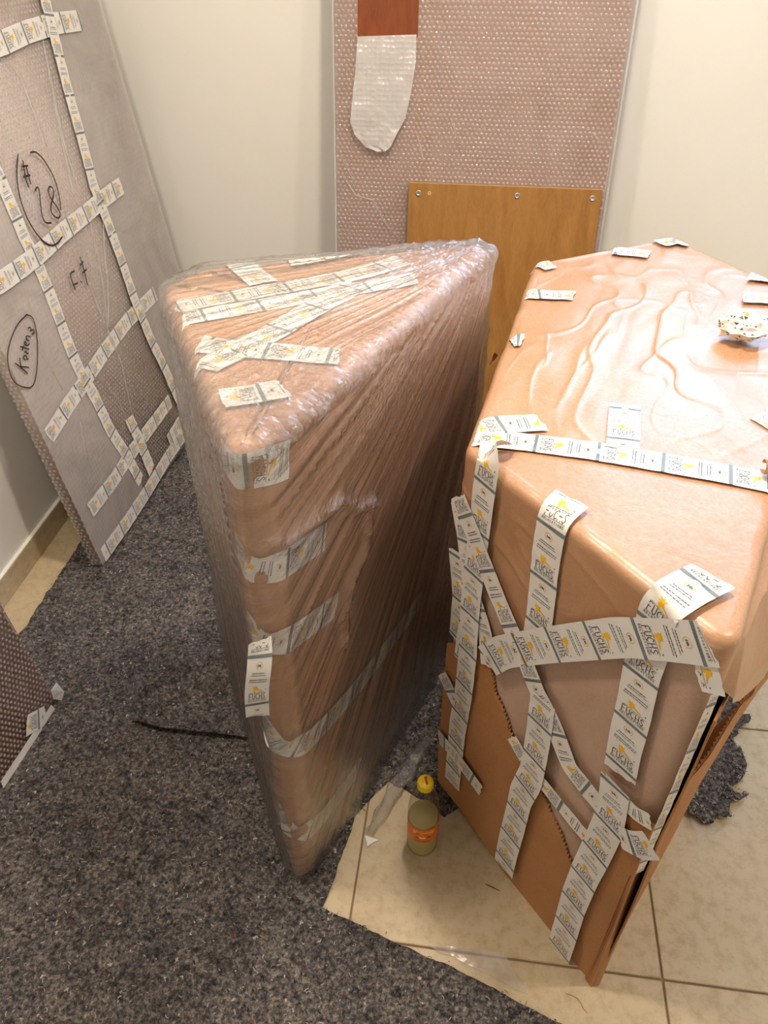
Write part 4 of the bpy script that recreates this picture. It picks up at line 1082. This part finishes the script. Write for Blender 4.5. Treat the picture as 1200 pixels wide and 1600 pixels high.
# hanging flap of the slit wrap
nu, nv = 22, 40; V = []
lft = [(559, 57), (556, 110), (551, 160), (549, 190), (556, 210), (572, 228), (592, 236)]
rgt = [(651, 54), (650, 100), (643, 145), (634, 185), (622, 207), (612, 228), (604, 235)]
for j in range(nv + 1):
    t_ = j / nv; i_ = t_ * 6; k = min(int(i_), 5); f_ = i_ - k
    a = BFc.at(*[lft[k][q] * (1 - f_) + lft[k + 1][q] * f_ for q in (0, 1)]); b = BFc.at(*[rgt[k][q] * (1 - f_) + rgt[k + 1][q] * f_ for q in (0, 1)])
    for i in range(nu + 1):
        q = i / nu; z = .006 + .016 * math.sin(min(t_ * 2.2, 1.57)) - .004 * t_ + .010 * (t_ ** 4) * abs(q - .5) * 2
        V.append(a * (1 - q) + b * q + nb_ * (z + .0014 * float(noise(i * 1.3, j * 1.1, 0, 2)) + .0022 * float(noise(i * .35, j * .25, 0, 3))))
mesh('wrap_flap', V, [(j * (nu + 1) + i, j * (nu + 1) + i + 1, (j + 1) * (nu + 1) + i + 1, (j + 1) * (nu + 1) + i) for j in range(nv) for i in range(nu)], M['bub_flap'], pB, True)['label'] = 'whitish hanging flap of bubble wrap'
for i, (pts, w) in enumerate([([(534, 270), (556, 305), (582, 312), (600, 345), (622, 372), (634, 384)], .010), ([(532, 245), (548, 275), (560, 300)], .005), ([(648, 205), (658, 235), (666, 262)], .008), ([(925, 205), (932, 215), (940, 225)], .02), ([(700, 180), (712, 210), (722, 228)], .005)]):
    crease(pB, pts, BFc, w, M['bub_clear'], hgt=.005, seed=20 + i)

# ---- oak board with connector fittings
LO = math.atan((2.495 - 2.29) / .92); up_o = A(0, math.sin(LO), math.cos(LO)); n_o = A(0, -math.cos(LO), math.sin(LO))
Oo = A(-.243, 2.290, .006); OW = .590; OH = .925
pO = empty('oak_board')
tag(pO, 'bare oak board with metal connector bolts leaning on the bubble-wrapped door', 'board')
frame_box('panel', Oo, exb, up_o, n_o, (0, 0, -.019), (OW, OH, 0), M['oak'], pO, .0012)
frame_box('edge_band', Oo, exb, up_o, n_o, (.0, OH - .0006, -.0186), (OW, OH + .0006, -.0004), flat('edge_band_veneer', lin(214, 164, 92), .4), pO)
OFc = Face(Oo, n_o)
def disc(name, c, nrm, r, h, mat, parent, inner=None):
    u = unit(np.cross(nrm, A(.3, 1, .2))); v = np.cross(nrm, u); V, F = [], []; k = 20
    rr = [(r, 0), (r, h), (r * .82, h * 1.25), (r * .5, h * 1.3), (r * .42, h * .5)]
    for q, z in rr:
        for i in range(k): V.append(c + (u * math.cos(2 * math.pi * i / k) + v * math.sin(2 * math.pi * i / k)) * q + nrm * z)
    for a in range(len(rr) - 1):
        for i in range(k): F.append((a * k + i, a * k + (i + 1) % k, (a + 1) * k + (i + 1) % k, (a + 1) * k + i))
    o = mesh(name, V, F, mat, parent, True)
    V2 = [c + (u * math.cos(2 * math.pi * i / k) + v * math.sin(2 * math.pi * i / k)) * r * .42 + nrm * h * .5 for i in range(k)]
    mesh('socket', V2, [tuple(range(k))], M['metal'], o)
    return o
for p in ((654, 302), (808, 306), (926, 310)): disc('connector_bolt', OFc.at(*p), n_o, .0085, .002, M['metal'], pO)
disc('plug', OFc.at(671, 302), n_o, .0055, .0012, flat('plug_beige', lin(206, 176, 132), .5), pO)

# ------------------------------------------------------------------ bottle
def lathe(name, prof, c, mat, parent, k=40, flute=0, caps=True):
    V, F = [], []
    for (r, z) in prof:
        for i in range(k):
            a = 2 * math.pi * i / k; V.append((c[0] + r * math.cos(a), c[1] + r * math.sin(a), c[2] + z))
    for q in range(len(prof) - 1):
        for i in range(k): F.append((q * k + i, q * k + (i + 1) % k, (q + 1) * k + (i + 1) % k, (q + 1) * k + i))
    if caps: F += [tuple(range(k))[::-1], tuple((len(prof) - 1) * k + i for i in range(k))]
    return mesh(name, V, F, mat, parent, True)
bc = onz(659, 1318); bot = empty('drink_bottle')
tag(bot, 'small clear plastic bottle with yellow cap and orange label on tiles', 'bottle')
g = NT('clear_plastic'); tr = g.add('ShaderNodeBsdfTransparent'); tr.inputs[0].default_value = (.93, .91, .87, 1)
gl = g.add('ShaderNodeBsdfGlossy'); gl.inputs['Roughness'].default_value = .06
fr = g.add('ShaderNodeFresnel'); fr.inputs[0].default_value = 1.5; mx = g.add('ShaderNodeMixShader')
lw = g.add('ShaderNodeLayerWeight'); lw.inputs[0].default_value = .5; g.ln(g.math('ADD', .04, g.math('MULTIPLY', g.math('POWER', lw.outputs['Facing'], 4.0), .5)), mx.inputs[0]); g.ln(tr.outputs[0], mx.inputs[1]); g.ln(gl.outputs[0], mx.inputs[2]); g.ln(mx.outputs[0], g.out.inputs[0])
lq = NT('cloudy_yellow_drink'); c_ = lin(240, 232, 178)
q1 = lq.add('ShaderNodeBsdfDiffuse'); q1.inputs[0].default_value = c_; q2 = lq.add('ShaderNodeBsdfTranslucent'); q2.inputs[0].default_value = c_
q3 = lq.add('ShaderNodeBsdfTransparent'); q3.inputs[0].default_value = (.93, .90, .72, 1)
x1 = lq.add('ShaderNodeMixShader'); x1.inputs[0].default_value = .5; lq.ln(q1.outputs[0], x1.inputs[1]); lq.ln(q2.outputs[0], x1.inputs[2])
x2 = lq.add('ShaderNodeMixShader'); x2.inputs[0].default_value = .3; lq.ln(x1.outputs[0], x2.inputs[1]); lq.ln(q3.outputs[0], x2.inputs[2]); lq.ln(x2.outputs[0], lq.out.inputs[0])
R0 = .0325
prof = [(.022, .001), (.0295, .002), (R0, .010), (R0, .05), (.0316, .056), (R0 - .0006, .062), (R0 - .0006, .118), (.0328, .124), (R0, .135), (.0322, .150), (.030, .168), (.0262, .186), (.021, .203), (.0158, .216), (.0135, .222), (.0135, .232)]
lathe('bottle_body', prof, bc, g.m, bot)
lathe('drink', [(max(r - .002, .001), z + .0015) for r, z in prof if z < .12] + [(R0 - .0026, .124)], bc, lq.m, bot)
lathe('label', [(R0 - .0001, .064), (R0 + .0002, .066), (R0 + .0002, .110), (R0 - .0001, .112)], bc, flat('label_orange', lin(232, 112, 32), .4), bot, caps=False)
lb = bot.children[-1]
def on_label(u, z, e=.0006):      # u in metres round the label, 0 = towards the camera
    a = math.atan2(-bc[1], -bc[0]) + u / R0; return (bc[0] + (R0 + .0002 + e) * math.cos(a), bc[1] + (R0 + .0002 + e) * math.sin(a), bc[2] + z)
def label_patch(name, us, z0f, z1f, mat, e):
    V = []; 
    for u in us: V += [on_label(u, z0f(u), e), on_label(u, z1f(u), e)]
    mesh(name, V, [(2 * i, 2 * i + 2, 2 * i + 3, 2 * i + 1) for i in range(len(us) - 1)], mat, lb)
yl, rd, gn, cr = flat('label_yellow', lin(246, 178, 40), .4), flat('label_red', lin(196, 44, 20), .4), flat('label_green', lin(70, 112, 40), .4), flat('label_cream', lin(240, 214, 150), .4)
us = np.linspace(-.020, .026, 14)
label_patch('yellow_band', us, lambda u: .094 + .06 * abs(u), lambda u: .104 + .05 * abs(u), yl, .0004)
label_patch('red_lettering', np.linspace(-.014, -.004, 5), lambda u: .0955, lambda u: .101, rd, .0007)
label_patch('red_lettering', np.linspace(-.002, .016, 7), lambda u: .0952 + .002 * abs(math.sin(u * 900)), lambda u: .099 + .0015 * math.sin(u * 700), rd, .0007)
label_patch('cream_band', np.linspace(-.010, .014, 8), lambda u: .080, lambda u: .0865, cr, .0005)
label_patch('green_leaf', np.linspace(-.016, -.004, 7), lambda u: .079 - .0, lambda u: .079 + .007 * math.sin((u + .016) / .012 * math.pi), gn, .0007)
label_patch('green_leaf', np.linspace(.006, .020, 7), lambda u: .082, lambda u: .082 + .006 * math.sin((u - .006) / .014 * math.pi), gn, .0007)
label_patch('red_lettering', np.linspace(-.018, .020, 8), lambda u: .0685, lambda u: .0705, rd, .0006)
yc = flat('cap_yellow', lin(246, 208, 18), .35)
cap = lathe('cap', [(.0150, .222), (.0158, .2225), (.0158, .238), (.0150, .2405), (.0120, .2418), (.001, .2420)], bc, yc, bot)
for i in range(30):
    a = 2 * math.pi * i / 30; u, v = A(math.cos(a), math.sin(a), 0), A(-math.sin(a), math.cos(a), 0); c = bc + A(0, 0, .2235)
    frame_box('grip_rib', c, u, v, A(0, 0, 1), (.0155, -.0005, 0), (.0164, .0005, .013), yc, cap)
mesh('red_mark', [bc + A(x, y, .2424) for x, y in ((-.0035, .009), (.0025, .010), (.0035, .001), (.006, -.007), (.002, -.009), (-.001, 0))], [(0, 5, 1), (1, 5, 2), (2, 5, 4), (2, 4, 3)], rd, cap)

# ------------------------------------------------------------------ crumpled tape on the cabinet
cb = onz(1160, 516, H2 + .015); tb = empty('crumpled_tape')
tag(tb, 'crumpled wad of used white printed tape lying on the brown paper', 'tape wad')
bm = bmesh.new(); bmesh.ops.create_icosphere(bm, subdivisions=3, radius=1)
P = np.array([v.co for v in bm.verts]); 
rr = .74 + .36 * np.abs(noise(P[:, 0] * 2.3, P[:, 1] * 2.3, P[:, 2] * 2.3, 71)) + .30 * np.abs(noise(P[:, 0] * 5, P[:, 1] * 5, P[:, 2] * 5, 72)) + .08 * noise(P[:, 0] * 11, P[:, 1] * 11, P[:, 2] * 11, 73)
Pq = P * rr[:, None] * A(.046, .036, .027); Pq[:, 2] = np.maximum(Pq[:, 2], -.020)
for v, p in zip(bm.verts, Pq): v.co = Vector(cb + p + A(0, 0, .006))
me = bpy.data.meshes.new('wad'); bm.to_mesh(me)
link('wad', me, M['tape'], tb)
pv, pf, pm = [], [], []; rg = random.Random(4); bm.normal_update(); bm.faces.ensure_lookup_table()
for f in bm.faces:
    if rg.random() < .30:
        i0 = len(pv); c = f.calc_center_median(); sc = rg.uniform(.35, .8)
        pv += [tuple(c + (v.co - c) * sc + f.normal * .0006) for v in f.verts]; pf.append((i0, i0 + 1, i0 + 2)); r = rg.random(); pm.append(2 if r < .22 else 1 if r < .42 else 0)
bm.free(); o = mesh('print', pv, pf, [M['ink'], M['bar'], M['gold']], tb); o.data.polygons.foreach_set('material_index', pm)
tape(tb, [(cb + A(.035, .0, .006), A(0, -.3, 1)), (cb + A(.07, .004, .016), A(0, -.4, 1)), (cb + A(.11, .0, .004), A(.1, -.5, 1))], None, width=.036, phase=.2, name='loose_end', wr=.002)

# ------------------------------------------------------------------ scraps
def scrap(name, label, cat, pix, z, mat, curl=.003, seed=0, thick=0):
    P = [onz(*p, z) for p in pix]; c = np.mean(P, 0); n = len(P)
    V = [c + A(0, 0, curl * .2)] + [p + A(0, 0, curl * abs(float(noise(i * 1.7, seed, 0, 3)))) for i, p in enumerate(P)]
    o = mesh(name, V, [(0, i + 1, (i + 1) % n + 1) for i in range(n)], mat)
    m = o.modifiers.new('thickness', 'SOLIDIFY'); m.thickness = .0004
    tag(o, label, cat); return o
scrap('paper_flake', 'small white torn paper flake on tile by film-wrapped cabinet', 'paper scrap', [(570, 1306), (580, 1309), (592, 1313), (583, 1317), (574, 1324)], .001, M['white_paper'], .003, 1)
def twig(name, label, cat, pix, z, r, mat):
    P = [onz(*p, z) for p in pix]; V, F = [], []; k = 6
    for i, p in enumerate(P):
        t_ = unit(P[min(i + 1, len(P) - 1)] - P[max(i - 1, 0)]); x_ = unit(np.cross(t_, A(0, 0, 1))); y_ = np.cross(x_, t_); q = r * (1 if 0 < i < len(P) - 1 else .4)
        for j in range(k): V.append(p + (x_ * math.cos(6.2832 * j / k) + y_ * math.sin(6.2832 * j / k)) * q)
    for i in range(len(P) - 1):
        for j in range(k): F.append((i * k + j, i * k + (j + 1) % k, (i + 1) * k + (j + 1) % k, (i + 1) * k + j))
    F += [tuple(range(k))[::-1], tuple((len(P) - 1) * k + j for j in range(k))]
    return tag(mesh(name, V, F, mat, None, True), label, cat)
twig('cardboard_sliver', 'thin dark brown sliver lying on the tile', 'sliver', [(758, 1381), (764, 1384), (771, 1387), (781, 1392)], .0012, .0014, flat('sliver_brown', lin(110, 72, 40), .8))
twig('paper_thread', 'curled tan paper thread on the tile below the cabinet corner', 'sliver', [(884, 1552), (893, 1555), (902, 1560), (908, 1568), (912, 1577), (919, 1584)], .0008, .0008, flat('thread_tan', lin(176, 136, 86), .8))
def wrap_scrap(name, label, pix, mat, seed, amp, uvm=True, cat='plastic scrap'):
    out_ = [tuple(onz(*p, .002)[:2]) for p in pix]
    o, V = sheet2d(name, out_, .008, lambda x, y: .002 + amp * np.abs(noise(x * 32, y * 32, 0, seed)) + amp * .5 * np.abs(noise(x * 80, y * 80, 0, seed + 1)), mat, None, .002, True, seed, .008)
    uv = o.data.uv_layers.new(name='fan')
    for lp in o.data.loops: c = o.data.vertices[lp.vertex_index].co; uv.data[lp.index].uv = (c.x * 2, c.y)
    return tag(o, label, cat)
wrap_scrap('bubble_wrap_scrap', 'flat scrap of clear bubble wrap on tile at felt edge', [(668, 1480), (700, 1479), (740, 1482), (782, 1487), (800, 1515), (824, 1552), (800, 1545), (760, 1520), (710, 1497)], M['bub_clear'], 81, .004)
wrap_scrap('film_scrap', 'crinkled clear film scrap beside the ragged felt', [(1078, 1262), (1090, 1258), (1110, 1285), (1130, 1300), (1098, 1310), (1090, 1322), (1078, 1290)], M['film_loose'], 83, .012)
# rolled loose film between the cabinets
V, F = [], []; pr = [(578, 1300, .010), (600, 1262, .013), (622, 1226, .017), (640, 1200, .020), (655, 1178, .019), (664, 1160, .010)]; k = 24; n = 40
C = np.array([onz(a, b, r) for a, b, r in pr]); rr = np.array([r for *_, r in pr]); ts = np.linspace(0, len(pr) - 1, n)
C = np.stack([np.interp(ts, range(len(pr)), C[:, q]) for q in range(3)], 1); rr = np.interp(ts, range(len(pr)), rr)
dr3 = unit(C[-1] - C[0]); sd = np.cross(dr3, A(0, 0, 1))
for i in range(n):
    for j in range(k):
        a = 2 * math.pi * j / k; q = rr[i] * (.75 + .4 * float(noise(math.cos(a) * 2.2, math.sin(a) * 2.2, i * .35, 91)))
        V.append(C[i] + sd * math.cos(a) * q * 1.2 + A(0, 0, 1) * math.sin(a) * q * .8)
for i in range(n - 1):
    for j in range(k): F.append((i * k + j, i * k + (j + 1) % k, (i + 1) * k + (j + 1) % k, (i + 1) * k + j))
V = np.array(V); V[:, 2] = np.maximum(V[:, 2], .0085)
o = mesh('film_roll', V, F, M['film_loose'], None, True); uv = o.data.uv_layers.new(name='fan')
for lp in o.data.loops: uv.data[lp.index].uv = ((lp.vertex_index % k) / k, (lp.vertex_index // k) / n)
tag(o, 'loose twisted clear film lying at the foot of film-wrapped cabinet', 'plastic scrap')
# curl of brown paper at the tape on top of the second cabinet
c0 = onz(1190, 735, H2 + .004); V, F = [], []
for i in range(8):
    for j in range(14):
        a = j / 13 * 5.2; V.append(c0 + A(i * .012, -i * .004, .009) + A(-.1, .3, 0) * 0 + A(0, math.cos(a), 0) * (.008 + .0005 * j) + A(0, 0, math.sin(a)) * (.008 + .0003 * j))
F = [(i * 14 + j, (i + 1) * 14 + j, (i + 1) * 14 + j + 1, i * 14 + j + 1) for i in range(7) for j in range(13)]
o = mesh('paper_curl', V, F, M['kraft'], None, True); m = o.modifiers.new('thickness', 'SOLIDIFY'); m.thickness = .0005
tag(o, 'small rolled curl of brown paper on the printed tape', 'paper scrap')

# torn bit of cardboard sticking out at the left side of the second cabinet
tp_ = [onz(px, py, z) for px, py, z in ((768, 566, .86), (773, 556, .87), (779, 551, .88), (788, 556, .87), (786, 566, .86), (779, 572, .85))]
mesh('torn_card', [p + A(-.004 * i, 0, 0) for i, p in enumerate(tp_)], [tuple(range(6))], M['card_in'], box2)
